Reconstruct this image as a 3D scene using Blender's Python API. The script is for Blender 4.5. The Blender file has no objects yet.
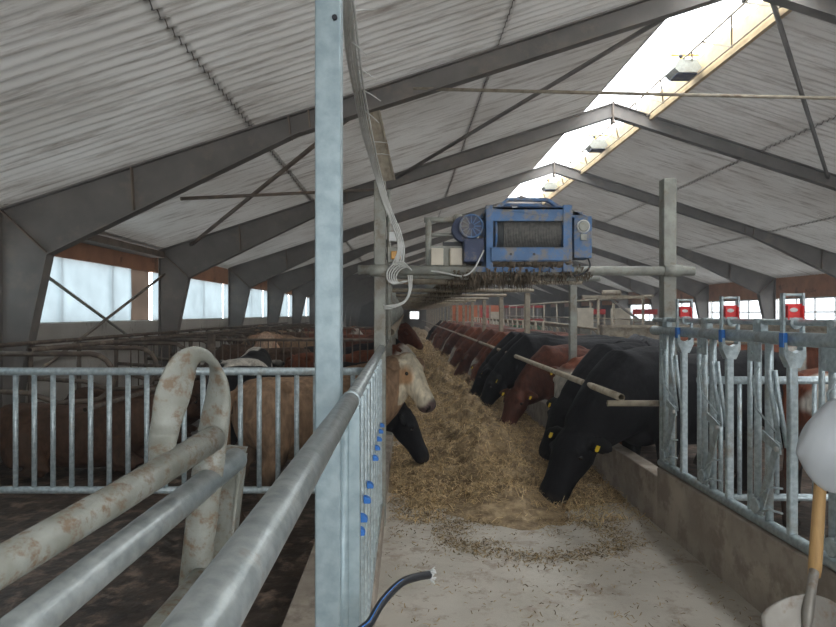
import bpy, bmesh, math, random
from mathutils import Vector, Matrix, noise
import numpy as np
random.seed(7)
C = bpy.context.scene.collection
SC = bpy.context.scene
PI = math.pi

# ------------------------------------------------------------------ camera / world / exposure
FPX, U0, V0, CH = 620.0, 405.0, 313.5, 1.65
cd = bpy.data.cameras.new('camera'); cam = bpy.data.objects.new('camera', cd); C.objects.link(cam)
cd.sensor_width = 36.0; cd.lens = FPX / 836.0 * 36.0
cd.shift_x = (418.0 - U0) / 836.0; cd.shift_y = 0.0
cd.clip_start = 0.05; cd.clip_end = 400
cam.location = (0, 0, CH); cam.rotation_euler = (PI / 2, 0, 0)
SC.camera = cam
w = bpy.data.worlds.new('world'); SC.world = w; w.use_nodes = True
bg = w.node_tree.nodes['Background']
bg.inputs[0].default_value = (0.93, 0.97, 1.0, 1); bg.inputs[1].default_value = 8.5
SC.view_settings.view_transform = 'Standard'; SC.view_settings.look = 'None'
SC.view_settings.exposure = 0.18; SC.view_settings.gamma = 1.0; SC.view_settings.use_curve_mapping = False
SC.cycles.use_denoising = True
SC.cycles.max_bounces = 12; SC.cycles.diffuse_bounces = 9; SC.cycles.transparent_max_bounces = 12
SC.cycles.sample_clamp_indirect = 20.0

XL, XR, XRIDGE = -5.06, 13.58, 4.26          # eave lines and ridge
ZE, SL = 2.95, 0.325
def roofz(x):
    return ZE + (x - XL) * SL if x <= XRIDGE else ZE + (XR - x) * SL
YB, YE = -7.25, 63.0
PEN = -0.2                                   # pen floor level
FENCE_L, FENCE_R = -0.19, 1.98
SKL, SKR = 3.70, 5.04                        # ridge skylight

def portal(name, loc, rot, sx, sy):
    ld = bpy.data.lights.new(name, 'AREA'); ld.shape = 'RECTANGLE'; ld.size = sx; ld.size_y = sy
    ld.cycles.is_portal = True
    o = bpy.data.objects.new(name, ld); C.objects.link(o); o.location = loc; o.rotation_euler = rot
portal('daylight_portal_ridge', ((SKL + SKR) / 2, (YB + YE) / 2, 6.45), (0, 0, 0), 1.5, YE - YB)
portal('daylight_portal_gate', (1.9, YB - 0.3, 1.8), (PI / 2, 0, 0), 4.6, 3.4)
portal('daylight_portal_right', (XR + .4, 28, 1.7), (0, PI / 2, 0), 1.0, 70)
portal('daylight_portal_left', (XL - .4, 28, 2.0), (0, -PI / 2, 0), 1.0, 70)

HAZE = 0.0065
# ------------------------------------------------------------------ materials
def new_mat(name):
    m = bpy.data.materials.new(name); m.use_nodes = True
    nt = m.node_tree; return m, nt, nt.nodes['Principled BSDF']
def mat(name, c1, c2=None, scale=8.0, rough=0.6, metal=0.0, bump=0.0, dirt=None, dirt_amt=0.5, dirt_scale=3.0, stretch=(1, 1, 1), bscale=None, detail=5.0, spec=0.5):
    m, nt, b = new_mat(name); N = nt.nodes; L = nt.links
    b.inputs['Roughness'].default_value = rough; b.inputs['Metallic'].default_value = metal
    b.inputs['Specular IOR Level'].default_value = spec
    tc = N.new('ShaderNodeTexCoord'); mp = N.new('ShaderNodeMapping'); mp.inputs['Scale'].default_value = stretch
    L.new(tc.outputs['Object'], mp.inputs['Vector'])
    n1 = N.new('ShaderNodeTexNoise'); n1.inputs['Scale'].default_value = scale; n1.inputs['Detail'].default_value = detail
    L.new(mp.outputs[0], n1.inputs['Vector'])
    r1 = N.new('ShaderNodeValToRGB'); r1.color_ramp.elements[0].position = 0.35; r1.color_ramp.elements[1].position = 0.65
    c2 = c2 or tuple(x * 0.8 for x in c1)
    r1.color_ramp.elements[0].color = (*c2, 1); r1.color_ramp.elements[1].color = (*c1, 1)
    L.new(n1.outputs['Fac'], r1.inputs['Fac']); out = r1.outputs['Color']
    if dirt:
        n2 = N.new('ShaderNodeTexNoise'); n2.inputs['Scale'].default_value = dirt_scale; n2.inputs['Detail'].default_value = 8; n2.inputs['Roughness'].default_value = 0.7
        L.new(mp.outputs[0], n2.inputs['Vector'])
        r2 = N.new('ShaderNodeValToRGB'); p = 1.0 - dirt_amt
        r2.color_ramp.elements[0].position = max(0.0, 0.22 + 0.5 * p); r2.color_ramp.elements[1].position = min(1.0, 0.34 + 0.5 * p)
        L.new(n2.outputs['Fac'], r2.inputs['Fac'])
        mx = N.new('ShaderNodeMixRGB'); mx.inputs[2].default_value = (*dirt, 1)
        L.new(r2.outputs['Color'], mx.inputs[0]); L.new(out, mx.inputs[1]); out = mx.outputs[0]
        if metal > 0:
            mr = N.new('ShaderNodeMath'); mr.operation = 'MULTIPLY_ADD'; mr.inputs[1].default_value = -metal; mr.inputs[2].default_value = metal
            L.new(r2.outputs['Color'], mr.inputs[0]); L.new(mr.outputs[0], b.inputs['Metallic'])
    L.new(out, b.inputs['Base Color'])
    if bump:
        n3 = N.new('ShaderNodeTexNoise'); n3.inputs['Scale'].default_value = bscale or scale * 3; n3.inputs['Detail'].default_value = 6
        L.new(mp.outputs[0], n3.inputs['Vector'])
        bp = N.new('ShaderNodeBump'); bp.inputs['Strength'].default_value = bump; bp.inputs['Distance'].default_value = 0.02
        L.new(n3.outputs['Fac'], bp.inputs['Height']); L.new(bp.outputs[0], b.inputs['Normal'])
    return m

M = {}
M['galv'] = mat('galvanised_steel', (0.54, 0.62, 0.64), (0.36, 0.43, 0.46), 38, 0.42, 0.45, 0.08, dirt=(0.30, 0.29, 0.26), dirt_amt=0.30, dirt_scale=4)
M['galv_clean'] = mat('galvanised_post', (0.37, 0.46, 0.49), (0.27, 0.35, 0.385), 20, 0.45, 0.3, 0.05)
M['galv_rail'] = mat('galvanised_rail', (0.38, 0.41, 0.41), (0.25, 0.28, 0.28), 30, 0.40, 0.5, 0.08, dirt=(0.25, 0.2, 0.15), dirt_amt=0.24, dirt_scale=5)
M['galv_muck'] = mat('dirty_galvanised', (0.32, 0.33, 0.30), (0.22, 0.225, 0.19), 14, 0.55, 0.2, 0.15, dirt=(0.19, 0.135, 0.09), dirt_amt=0.44, dirt_scale=32)
M['dusty'] = mat('dusty_pipe', (0.42, 0.36, 0.27), (0.30, 0.26, 0.20), 14, 0.7, 0.1, 0.1, dirt=(0.20, 0.15, 0.10), dirt_amt=0.4, dirt_scale=6)
M['oldgalv'] = mat('weathered_galvanised', (0.36, 0.37, 0.33), (0.25, 0.25, 0.22), 14, 0.6, 0.25, 0.1, dirt=(0.20, 0.17, 0.13), dirt_amt=0.42, dirt_scale=7)
M['rustpipe'] = mat('rusty_pen_pipe', (0.16, 0.12, 0.09), (0.09, 0.07, 0.055), 10, 0.7, 0.2, 0.1, dirt=(0.24, 0.20, 0.16), dirt_amt=0.35, dirt_scale=5)
M['frame'] = mat('brown_painted_steel', (0.20, 0.182, 0.168), (0.15, 0.137, 0.127), 2.5, 0.65, 0.0, 0.05, dirt=(0.235, 0.20, 0.17), dirt_amt=0.38, dirt_scale=2)
M['brace'] = mat('brace_rod_paint', (0.23, 0.18, 0.14), (0.15, 0.12, 0.10), 5, 0.7)
M['concrete'] = mat('alley_concrete', (0.53, 0.49, 0.425), (0.42, 0.385, 0.325), 2.2, 0.75, 0, 0.25, dirt=(0.34, 0.28, 0.225), dirt_amt=0.40, dirt_scale=5, bscale=20)
M['curb'] = mat('curb_concrete', (0.44, 0.38, 0.315), (0.29, 0.245, 0.20), 3.0, 0.8, 0, 0.3, dirt=(0.26, 0.215, 0.175), dirt_amt=0.5, dirt_scale=5, bscale=25)
M['muck'] = mat('pen_muck', (0.085, 0.062, 0.047), (0.035, 0.026, 0.021), 6, 0.42, 0, 0.9, dirt=(0.25, 0.18, 0.135), dirt_amt=0.42, dirt_scale=5, bscale=9)
M['wallc'] = mat('wall_concrete', (0.52, 0.50, 0.46), (0.40, 0.38, 0.35), 1.5, 0.85, 0, 0.2, dirt=(0.20, 0.17, 0.14), dirt_amt=0.32, dirt_scale=3, stretch=(1, 1, .35))
M['board'] = mat('terracotta_board', (0.60, 0.31, 0.19), (0.48, 0.25, 0.155), 3, 0.8, 0, 0.1, dirt=(0.16, 0.09, 0.06), dirt_amt=0.28, dirt_scale=2)
M['darkwall'] = mat('dark_end_wall', (0.10, 0.095, 0.09), (0.06, 0.055, 0.05), 2, 0.9)
M['orange'] = mat('orange_cladding', (0.62, 0.16, 0.05), (0.5, 0.12, 0.04), 3, 0.7)
M['red'] = mat('red_paint', (0.60, 0.035, 0.03), (0.45, 0.03, 0.03), 8, 0.5)
M['redtag'] = mat('red_plastic', (0.75, 0.05, 0.05), (0.66, 0.04, 0.045), 8, 0.4)
M['yellow'] = mat('yellow_plastic', (0.85, 0.62, 0.03), (0.75, 0.52, 0.02), 8, 0.45)
M['amber'] = mat('amber_plastic', (0.60, 0.30, 0.04), (0.45, 0.22, 0.03), 20, 0.4)
M['green'] = mat('green_panel', (0.03, 0.16, 0.08), (0.02, 0.11, 0.06), 6, 0.6)
M['white'] = mat('white_plastic', (0.72, 0.73, 0.72), (0.62, 0.63, 0.62), 10, 0.5)
M['bag'] = mat('translucent_white_sack', (0.60, 0.64, 0.68), (0.54, 0.58, 0.62), 6, 0.45, 0, 0.15, bscale=10)
M['cream'] = mat('cream_cabinet', (0.62, 0.56, 0.46), (0.5, 0.45, 0.36), 6, 0.6)
M['bluepl'] = mat('blue_plastic', (0.03, 0.19, 0.60), (0.02, 0.15, 0.5), 10, 0.4)
M['blue'] = mat('blue_machine_paint', (0.08, 0.18, 0.37), (0.06, 0.13, 0.26), 7, 0.6, 0.0, 0.1, dirt=(0.20, 0.19, 0.18), dirt_amt=0.5, dirt_scale=9)
M['motor'] = mat('dirty_motor_blue', (0.05, 0.07, 0.14), (0.03, 0.04, 0.08), 9, 0.6, 0.1, 0.1, dirt=(0.16, 0.14, 0.12), dirt_amt=0.4, dirt_scale=9)
M['drum'] = mat('drum_belt', (0.16, 0.165, 0.16), (0.10, 0.105, 0.10), 30, 0.6, 0.2, 0.1, stretch=(3, .5, .5))
M['rope'] = mat('wound_rope', (0.17, 0.16, 0.145), (0.10, 0.10, 0.09), 40, 0.8, 0, 0.2)
M['chaff'] = mat('hanging_chaff', (0.17, 0.13, 0.09), (0.09, 0.07, 0.05), 18, 0.95, 0, 0.8, bscale=60)
M['rubber'] = mat('black_rubber', (0.025, 0.028, 0.035), (0.018, 0.02, 0.025), 8, 0.4)
M['steel'] = mat('shovel_steel', (0.38, 0.36, 0.33), (0.26, 0.24, 0.21), 7, 0.5, 0.35, 0.08, dirt=(0.20, 0.14, 0.09), dirt_amt=0.40, dirt_scale=7)
M['wood'] = mat('handle_wood', (0.58, 0.36, 0.15), (0.47, 0.28, 0.11), 18, 0.55, 0, 0.05, stretch=(4, 4, .4))
M['timber'] = mat('ridge_timber', (0.62, 0.47, 0.27), (0.50, 0.37, 0.20), 5, 0.75)
M['cable'] = mat('cable_sheath', (0.62, 0.62, 0.60), (0.50, 0.50, 0.47), 8, 0.5)
M['black'] = mat('black_plastic', (0.02, 0.02, 0.02), None, 8, 0.5)
M['hoof'] = mat('dark_hoof', (0.05, 0.04, 0.03), None, 8, 0.6)
M['eye'] = mat('dark_eye', (0.012, 0.008, 0.006), None, 8, 0.12)

ROOF_T = 0.0175
# corrugated roof sheets
def roof_mat():
    m, nt, b = new_mat('fibre_cement_sheets'); N = nt.nodes; L = nt.links
    b.inputs['Roughness'].default_value = 0.85
    tc = N.new('ShaderNodeTexCoord')
    mp = N.new('ShaderNodeMapping'); mp.inputs['Scale'].default_value = (0.6, 9.0, 1)
    L.new(tc.outputs['Object'], mp.inputs['Vector'])
    n = N.new('ShaderNodeTexNoise'); n.inputs['Scale'].default_value = 1.6; n.inputs['Detail'].default_value = 9; n.inputs['Roughness'].default_value = 0.72
    L.new(mp.outputs[0], n.inputs['Vector'])
    r = N.new('ShaderNodeValToRGB'); r.color_ramp.elements[0].position = 0.30; r.color_ramp.elements[1].position = 0.50
    r.color_ramp.elements[0].color = (0.32, 0.28, 0.25, 1); r.color_ramp.elements[1].color = (0.74, 0.73, 0.71, 1)
    L.new(n.outputs['Fac'], r.inputs['Fac'])
    n2 = N.new('ShaderNodeTexNoise'); n2.inputs['Scale'].default_value = 0.6; n2.inputs['Detail'].default_value = 3
    L.new(tc.outputs['Object'], n2.inputs['Vector'])
    r2 = N.new('ShaderNodeValToRGB'); r2.color_ramp.elements[0].color = (0.82, 0.80, 0.78, 1); r2.color_ramp.elements[1].color = (1, 1, 1, 1)
    r2.color_ramp.elements[0].position = 0.35; r2.color_ramp.elements[1].position = 0.6
    L.new(n2.outputs['Fac'], r2.inputs['Fac'])
    mx = N.new('ShaderNodeMixRGB'); mx.blend_type = 'MULTIPLY'; mx.inputs[0].default_value = 1
    L.new(r.outputs[0], mx.inputs[1]); L.new(r2.outputs[0], mx.inputs[2]); L.new(mx.outputs[0], b.inputs['Base Color'])
    # translucence added to brighten the ceiling and soften the interior light
    tr = N.new('ShaderNodeBsdfTranslucent'); sc_ = N.new('ShaderNodeMixRGB'); sc_.blend_type = 'MULTIPLY'; sc_.inputs[0].default_value = 1; sc_.inputs[2].default_value = (ROOF_T, ROOF_T * .97, ROOF_T * .92, 1)
    L.new(mx.outputs[0], sc_.inputs[1]); L.new(sc_.outputs[0], tr.inputs[0])
    ad = N.new('ShaderNodeAddShader'); L.new(b.outputs[0], ad.inputs[0]); L.new(tr.outputs[0], ad.inputs[1]); L.new(ad.outputs[0], N['Material Output'].inputs['Surface'])
    return m
M['roof'] = roof_mat()

def film_mat(name, col, transp, rough_noise=2.0):
    m, nt, b = new_mat(name); N = nt.nodes; L = nt.links; N.remove(b)
    out = N['Material Output']
    tr = N.new('ShaderNodeBsdfTranslucent'); tp = N.new('ShaderNodeBsdfTransparent'); gl = N.new('ShaderNodeBsdfDiffuse')
    tc = N.new('ShaderNodeTexCoord'); n = N.new('ShaderNodeTexNoise'); n.inputs['Scale'].default_value = rough_noise; n.inputs['Detail'].default_value = 6
    L.new(tc.outputs['Object'], n.inputs['Vector'])
    r = N.new('ShaderNodeValToRGB'); r.color_ramp.elements[0].position = 0.3; r.color_ramp.elements[1].position = 0.7
    r.color_ramp.elements[0].color = (*[x * 0.72 for x in col], 1); r.color_ramp.elements[1].color = (*col, 1)
    L.new(n.outputs['Fac'], r.inputs['Fac']); L.new(r.outputs[0], tr.inputs[0]); L.new(r.outputs[0], gl.inputs[0])
    m1 = N.new('ShaderNodeMixShader'); m1.inputs[0].default_value = 0.35; L.new(tr.outputs[0], m1.inputs[1]); L.new(gl.outputs[0], m1.inputs[2])
    m2 = N.new('ShaderNodeMixShader'); m2.inputs[0].default_value = transp; L.new(m1.outputs[0], m2.inputs[1]); L.new(tp.outputs[0], m2.inputs[2])
    L.new(m2.outputs[0], out.inputs['Surface']); return m
M['film'] = film_mat('milky_window_film', (0.13, 0.16, 0.172), 0.012)
M['filmwarm'] = film_mat('clear_window_sheet', (0.2, 0.165, 0.14), 0.02)
M['glass'] = film_mat('dusty_pane', (0.5, 0.53, 0.55), 0.35)
M['ridge'] = film_mat('ridge_light_sheet', (0.85, 0.88, 0.9), 0.55)

def attr_mat(name, attr, rough=0.8, bump=0.3, bs=60, vary=0.35, spec=0.3):
    m, nt, b = new_mat(name); N = nt.nodes; L = nt.links
    b.inputs['Roughness'].default_value = rough; b.inputs['Specular IOR Level'].default_value = spec
    at = N.new('ShaderNodeVertexColor'); at.layer_name = attr
    tc = N.new('ShaderNodeTexCoord'); n = N.new('ShaderNodeTexNoise'); n.inputs['Scale'].default_value = bs; n.inputs['Detail'].default_value = 5
    mp = N.new('ShaderNodeMapping'); mp.inputs['Scale'].default_value = (1, .6, .35); L.new(tc.outputs['Object'], mp.inputs['Vector'])
    L.new(mp.outputs[0], n.inputs['Vector'])
    r = N.new('ShaderNodeValToRGB'); r.color_ramp.elements[0].position = 0.3; r.color_ramp.elements[1].position = 0.7
    r.color_ramp.elements[0].color = (1 - vary, 1 - vary, 1 - vary, 1); r.color_ramp.elements[1].color = (1, 1, 1, 1)
    L.new(n.outputs['Fac'], r.inputs['Fac'])
    mx = N.new('ShaderNodeMixRGB'); mx.blend_type = 'MULTIPLY'; mx.inputs[0].default_value = 1
    L.new(at.outputs[0], mx.inputs[1]); L.new(r.outputs[0], mx.inputs[2]); L.new(mx.outputs[0], b.inputs['Base Color'])
    bp = N.new('ShaderNodeBump'); bp.inputs['Strength'].default_value = bump; bp.inputs['Distance'].default_value = 0.01
    L.new(n.outputs['Fac'], bp.inputs['Height']); L.new(bp.outputs[0], b.inputs['Normal'])
    return m
M['coat'] = attr_mat('cattle_coat', 'Coat', 0.75, 0.9, 30, 0.5, 0.2)
M['straw'] = attr_mat('straw_strand', 'Tone', 0.8, 0.0, 30, 0.2)
M['feedbase'] = mat('trampled_feed', (0.38, 0.275, 0.155), (0.17, 0.115, 0.06), 9, 0.9, 0, 0.9, dirt=(0.40, 0.30, 0.17), dirt_amt=0.40, dirt_scale=9, bscale=35)

# ------------------------------------------------------------------ mesh builder
class MB:
    def __init__(s): s.v = []; s.f = []; s.sm = []
    def add(s, vs, fs, smooth=False):
        n = len(s.v); s.v += [tuple(v) for v in vs]
        s.f += [tuple(i + n for i in f) for f in fs]; s.sm += [smooth] * len(fs); return s
    def box(s, c, size, rot=None):
        x, y, z = (a / 2 for a in size)
        vs = [Vector(p) for p in ((-x,-y,-z),(x,-y,-z),(x,y,-z),(-x,y,-z),(-x,-y,z),(x,-y,z),(x,y,z),(-x,y,z))]
        if rot is not None: vs = [rot @ v for v in vs]
        c = Vector(c)
        return s.add([v + c for v in vs], [(0,3,2,1),(4,5,6,7),(0,1,5,4),(1,2,6,5),(2,3,7,6),(3,0,4,7)])
    def b2(s, a, b):
        return s.box([(a[i] + b[i]) / 2 for i in range(3)], [abs(b[i] - a[i]) for i in range(3)])
    def bar(s, a, b, wd, th, up=(0, 0, 1)):
        a = Vector(a); b = Vector(b); d = (b - a); L = d.length; d.normalize()
        up = Vector(up); sd = d.cross(up)
        if sd.length < 1e-4: sd = d.cross(Vector((1, 0, 0)))
        sd.normalize(); u = sd.cross(d)
        R = Matrix((d, sd, u)).transposed()
        return s.box((a + b) / 2, (L, wd, th), R)
    def tube(s, pts, r, seg=12, cap=True, hollow=0.0):
        pts = [Vector(p) for p in pts]; n = len(pts)
        rs = r if isinstance(r, (list, tuple)) else [r] * n
        vs = []; prev = None
        for i, p in enumerate(pts):
            t = (pts[min(i + 1, n - 1)] - pts[max(i - 1, 0)]).normalized()
            if prev is None:
                a = t.cross(Vector((0, 0, 1)))
                if a.length < 1e-3: a = t.cross(Vector((1, 0, 0)))
                a.normalize()
            else:
                a = prev - t * prev.dot(t); a.normalize()
            prev = a; b = t.cross(a)
            for k in range(seg):
                an = 2 * PI * k / seg
                vs.append(p + (a * math.cos(an) + b * math.sin(an)) * rs[i])
        fs = []
        for i in range(n - 1):
            for k in range(seg):
                k2 = (k + 1) % seg
                fs.append((i*seg+k, i*seg+k2, (i+1)*seg+k2, (i+1)*seg+k))
        s.add(vs, fs, True)
        if cap and not hollow:
            s.add([vs[k] for k in range(seg)][::-1], [tuple(range(seg))])
            s.add(vs[-seg:], [tuple(range(seg))])
        if hollow:                                   # open pipe end with a wall and a dark bore
            for e, q in ((0, 1), (n - 1, -1)):
                t = (pts[e + q] - pts[e]).normalized(); L = min(0.15, (pts[e + q] - pts[e]).length * .45)
                ring = vs[e*seg:(e+1)*seg]; inn = [pts[e] + (v - pts[e]) * hollow for v in ring]; dp = [v + t * L for v in inn]
                f1 = []
                for k in range(seg):
                    k2 = (k + 1) % seg; f1 += [(k, k2, seg+k2, seg+k), (seg+k, seg+k2, 2*seg+k2, 2*seg+k)]
                f1.append(tuple(2*seg+k for k in range(seg)))
                s.add(ring + inn + dp, f1, False)
        return s
    def cyl(s, a, b, r, seg=16): return s.tube([a, b], r, seg)
    def prism(s, poly, axis, a, b):
        # poly: 2D points; axis 'y' -> (x, z); 'x' -> (y, z); 'z' -> (x, y)
        def P(p, t): return {'y': (p[0], t, p[1]), 'x': (t, p[0], p[1]), 'z': (p[0], p[1], t)}[axis]
        n = len(poly); vs = [P(p, a) for p in poly] + [P(p, b) for p in poly]
        fs = [tuple(range(n)), tuple(range(2*n-1, n-1, -1))] + [(i, i+n, (i+1) % n + n, (i+1) % n) for i in range(n)]
        return s.add(vs, fs)
    def ball(s, c, r, nu=14, nv=10, rot=None):
        r = r if isinstance(r, (list, tuple)) else (r, r, r)
        vs = []; fs = []
        for j in range(nv + 1):
            ph = PI * j / nv
            for i in range(nu):
                th = 2 * PI * i / nu
                v = Vector((r[0]*math.sin(ph)*math.cos(th), r[1]*math.sin(ph)*math.sin(th), r[2]*math.cos(ph)))
                if rot is not None: v = rot @ v
                vs.append(v + Vector(c))
        for j in range(nv):
            for i in range(nu):
                i2 = (i+1) % nu; fs.append((j*nu+i, (j+1)*nu+i, (j+1)*nu+i2, j*nu+i2))
        return s.add(vs, fs, True)
    def mesh(s, name, off=(0, 0, 0)):
        me = bpy.data.meshes.new(name)
        me.from_pydata([(v[0]-off[0], v[1]-off[1], v[2]-off[2]) for v in s.v], [], s.f)
        me.polygons.foreach_set('use_smooth', s.sm)
        bm = bmesh.new(); bm.from_mesh(me); bmesh.ops.remove_doubles(bm, verts=bm.verts, dist=1e-5)
        bmesh.ops.recalc_face_normals(bm, faces=bm.faces); bm.to_mesh(me); bm.free()
        return me
WL = {}
def wloc(o):
    l = Vector((0, 0, 0))
    while o is not None: l += o.location; o = o.parent
    return l
def obj(name, mb, m, parent=None, bevel=0.0):
    me = mb.mesh(name, wloc(parent) if parent else (0, 0, 0))
    me.materials.append(M[m] if isinstance(m, str) else m)
    o = bpy.data.objects.new(name, me); C.objects.link(o)
    if parent: o.parent = parent
    if bevel:
        bv = o.modifiers.new('bevel', 'BEVEL'); bv.width = bevel; bv.segments = 2; bv.limit_method = 'ANGLE'
    return o
def tag(o, label, cat, group=None, kind=None):
    o['label'] = label; o['category'] = cat
    if group: o['group'] = group
    if kind: o['kind'] = kind
    return o
def thing(name, label, cat, loc, group=None):
    o = bpy.data.objects.new(name, None); o.empty_display_size = 0.1; C.objects.link(o); o.location = loc
    return tag(o, label, cat, group)
def struct(name, mb, m, parent=None):
    o = obj(name, mb, m, parent)
    if parent is None: o['kind'] = 'structure'
    return o
def copy_tree(o, parent=None):
    c = o.copy(); C.objects.link(c); c.parent = parent
    for ch in list(o.children): copy_tree(ch, c)
    return c

# ------------------------------------------------------------------ the shell
struct('floor', MB().b2((FENCE_L + 0.02, YB, -0.5), (FENCE_R - 0.02, YE, 0.0)), 'concrete')
def pen_floor(x0, x1):
    nx, ny = 28, 130; vs = []; fs = []
    for j in range(ny + 1):
        for i in range(nx + 1):
            x = x0 + (x1 - x0) * i / nx; t = j / ny; y = YB + (YE - YB) * (t ** 1.5)
            vs.append((x, y, PEN + 0.035 * noise.noise(Vector((x * 2.3, y * 2.3, 0))) - 0.02))
    for j in range(ny):
        for i in range(nx):
            a = j*(nx+1)+i; fs.append((a, a+1, a+nx+2, a+nx+1))
    return MB().add(vs, fs, True)
struct('floor', pen_floor(XL - 0.1, FENCE_L - 0.02), 'muck'); struct('floor', pen_floor(FENCE_R + 0.1, XR + 0.1), 'muck')

def curb(x0, x1, y0, y1, h, label):
    tag(obj('feed_curb', MB().b2((x0, y0, -0.48), (x1, y1, h)), 'curb', bevel=0.012), label, 'curb')
curb(FENCE_R - 0.02, FENCE_R + 0.13, YB, 4.83, 0.455, 'low concrete curb carrying the galvanised headlock barrier on the right')
curb(FENCE_R + 0.02, FENCE_R + 0.16, 4.87, YE - .1, 0.36, 'long low concrete curb in front of the feeding cattle on the right')
tag(obj('feed_ledge', MB().b2((FENCE_L - .44, YB, -.45), (FENCE_L - .11, 4.4, .06)), 'curb', bevel=.01), 'worn concrete ledge on the pen side of the left fence', 'ledge')
curb(FENCE_L - 0.10, FENCE_L + 0.03, YB, YE - .1, 0.16, 'low concrete curb under the left feed fence')

def roof_sheet(x0, x1):
    pitch = 0.155; ny = int((YE + 0.3 - YB) / pitch * 8)
    xs = [x0]
    seams = [XRIDGE + s * 3.1 * k for k in (1, 2, 3) for s in (-1, 1)]
    inner = sorted([q for q in seams if x0 < q < x1])
    lap = 0.0
    mb = MB()
    edges = [x0] + inner + [x1]
    for e in range(len(edges) - 1):
        a, b = edges[e], edges[e + 1]
        up = (a + b) / 2 < XRIDGE
        vs = []; fs = []
        for j in range(ny + 1):
            y = YB + j * pitch / 8; dz = 0.019 * math.cos(2 * PI * j / 8)
            for x in (a, b):
                far_low = (x == a) if up else (x == b)      # sheets overlap at every lap
                xx = x + (.05 if x == b else -.05) if x in inner else x
                vs.append((xx, y, roofz(xx) + 0.05 + dz - (0.0 if far_low else 0.012)))
        for j in range(ny): fs.append((2*j, 2*j+1, 2*j+3, 2*j+2))
        mb.add(vs, fs, True)
        if e:                                            # no strip here; lap strips are built below
            pass
    return mb
struct('ceiling', roof_sheet(XL - 0.25, SKL), 'roof'); struct('ceiling', roof_sheet(SKR, XR + 0.25), 'roof')
# sheet laps: a narrow dark strip along every joint
k = 0
for s in (-1, 1):
    for q in (1, 2):
        x = XRIDGE + s * 3.1 * q; k += 1
        mb = MB(); y = YB + .1
        ny = int((YE - .2 - YB) / .155 * 8); vs = []
        for j in range(ny):
            y = YB + j * .155 / 8; z = roofz(x) + .030 + .019 * math.cos(2 * PI * j / 8) - .006 * (j % 8 == 4)
            vs += [(x - .009, y, z + .008), (x + .009, y, z + .008), (x + .009, y, z + .012), (x - .009, y, z + .012)]
        fs = []
        for j in range(ny - 1):
            for q in range(4): fs.append((4*j+q, 4*j+(q+1)%4, 4*j+4+(q+1)%4, 4*j+4+q))
        mb.add(vs, fs, True); struct('trim_%d' % k, mb, 'frame')

# left wall, right wall
struct('wall_left', MB().b2((XL - 0.26, YB, -0.5), (XL - 0.10, YE, 1.50)), 'wallc')
struct('wall_right', MB().b2((XR + 0.08, YB, -0.5), (XR + 0.26, YE, 1.22)), 'wallc')
struct('trim_5', MB().b2((XL - 0.24, YB, 2.50), (XL - 0.12, YE, 2.96)), 'board')
struct('trim_6', MB().b2((XR + 0.12, YB, 2.20), (XR + 0.24, YE, 2.96)), 'board')
wx0, wx1, wz0, wz1 = .50, 1.42, 1.10, 1.86
mb = MB(); ya, yb = YE + .06, YE + .2
for (q0, q1) in ((XL - .2, wx0), (wx1, XRIDGE), (XRIDGE, XR + .2)):
    mb.prism([(q0, -.5), (q1, -.5), (q1, roofz(q1) + .02), (q0, roofz(q0) + .02)], 'y', ya, yb)
mb.prism([(wx0, -.5), (wx1, -.5), (wx1, wz0), (wx0, wz0)], 'y', ya, yb); mb.prism([(wx0, wz1), (wx1, wz1), (wx1, roofz(wx1)), (wx0, roofz(wx0))], 'y', ya, yb)
struct('wall_end', mb, 'darkwall')
o = struct('window_41', MB().b2((wx0 - .06, ya - .04, wz0 - .06), (wx0, ya, wz1 + .06)).b2((wx1, ya - .04, wz0 - .06), (wx1 + .06, ya, wz1 + .06)).b2((wx0, ya - .04, wz1), (wx1, ya, wz1 + .06)).b2((wx0, ya - .04, wz0 - .06), (wx1, ya, wz0)), 'dusty')
obj('pane', MB().b2((wx0, ya + .05, wz0), (wx1, ya + .055, wz1)), 'glass', o)
mb = MB(); y_a, y_b = YB - .2, YB - .05
for (q0, q1) in ((XL - .2, -.4), (4.2, XRIDGE), (XRIDGE, XR + .2)):
    mb.prism([(q0, -.5), (q1, -.5), (q1, roofz(q1) + .02), (q0, roofz(q0) + .02)], 'y', y_a, y_b)
mb.prism([(-.4, 3.5), (4.2, 3.5), (4.2, roofz(4.2)), (-.4, roofz(-.4))], 'y', y_a, y_b)
struct('wall_back', mb, 'wallc')
FR_Y = [2.75 + 5 * k for k in range(-2, 13)]
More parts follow.
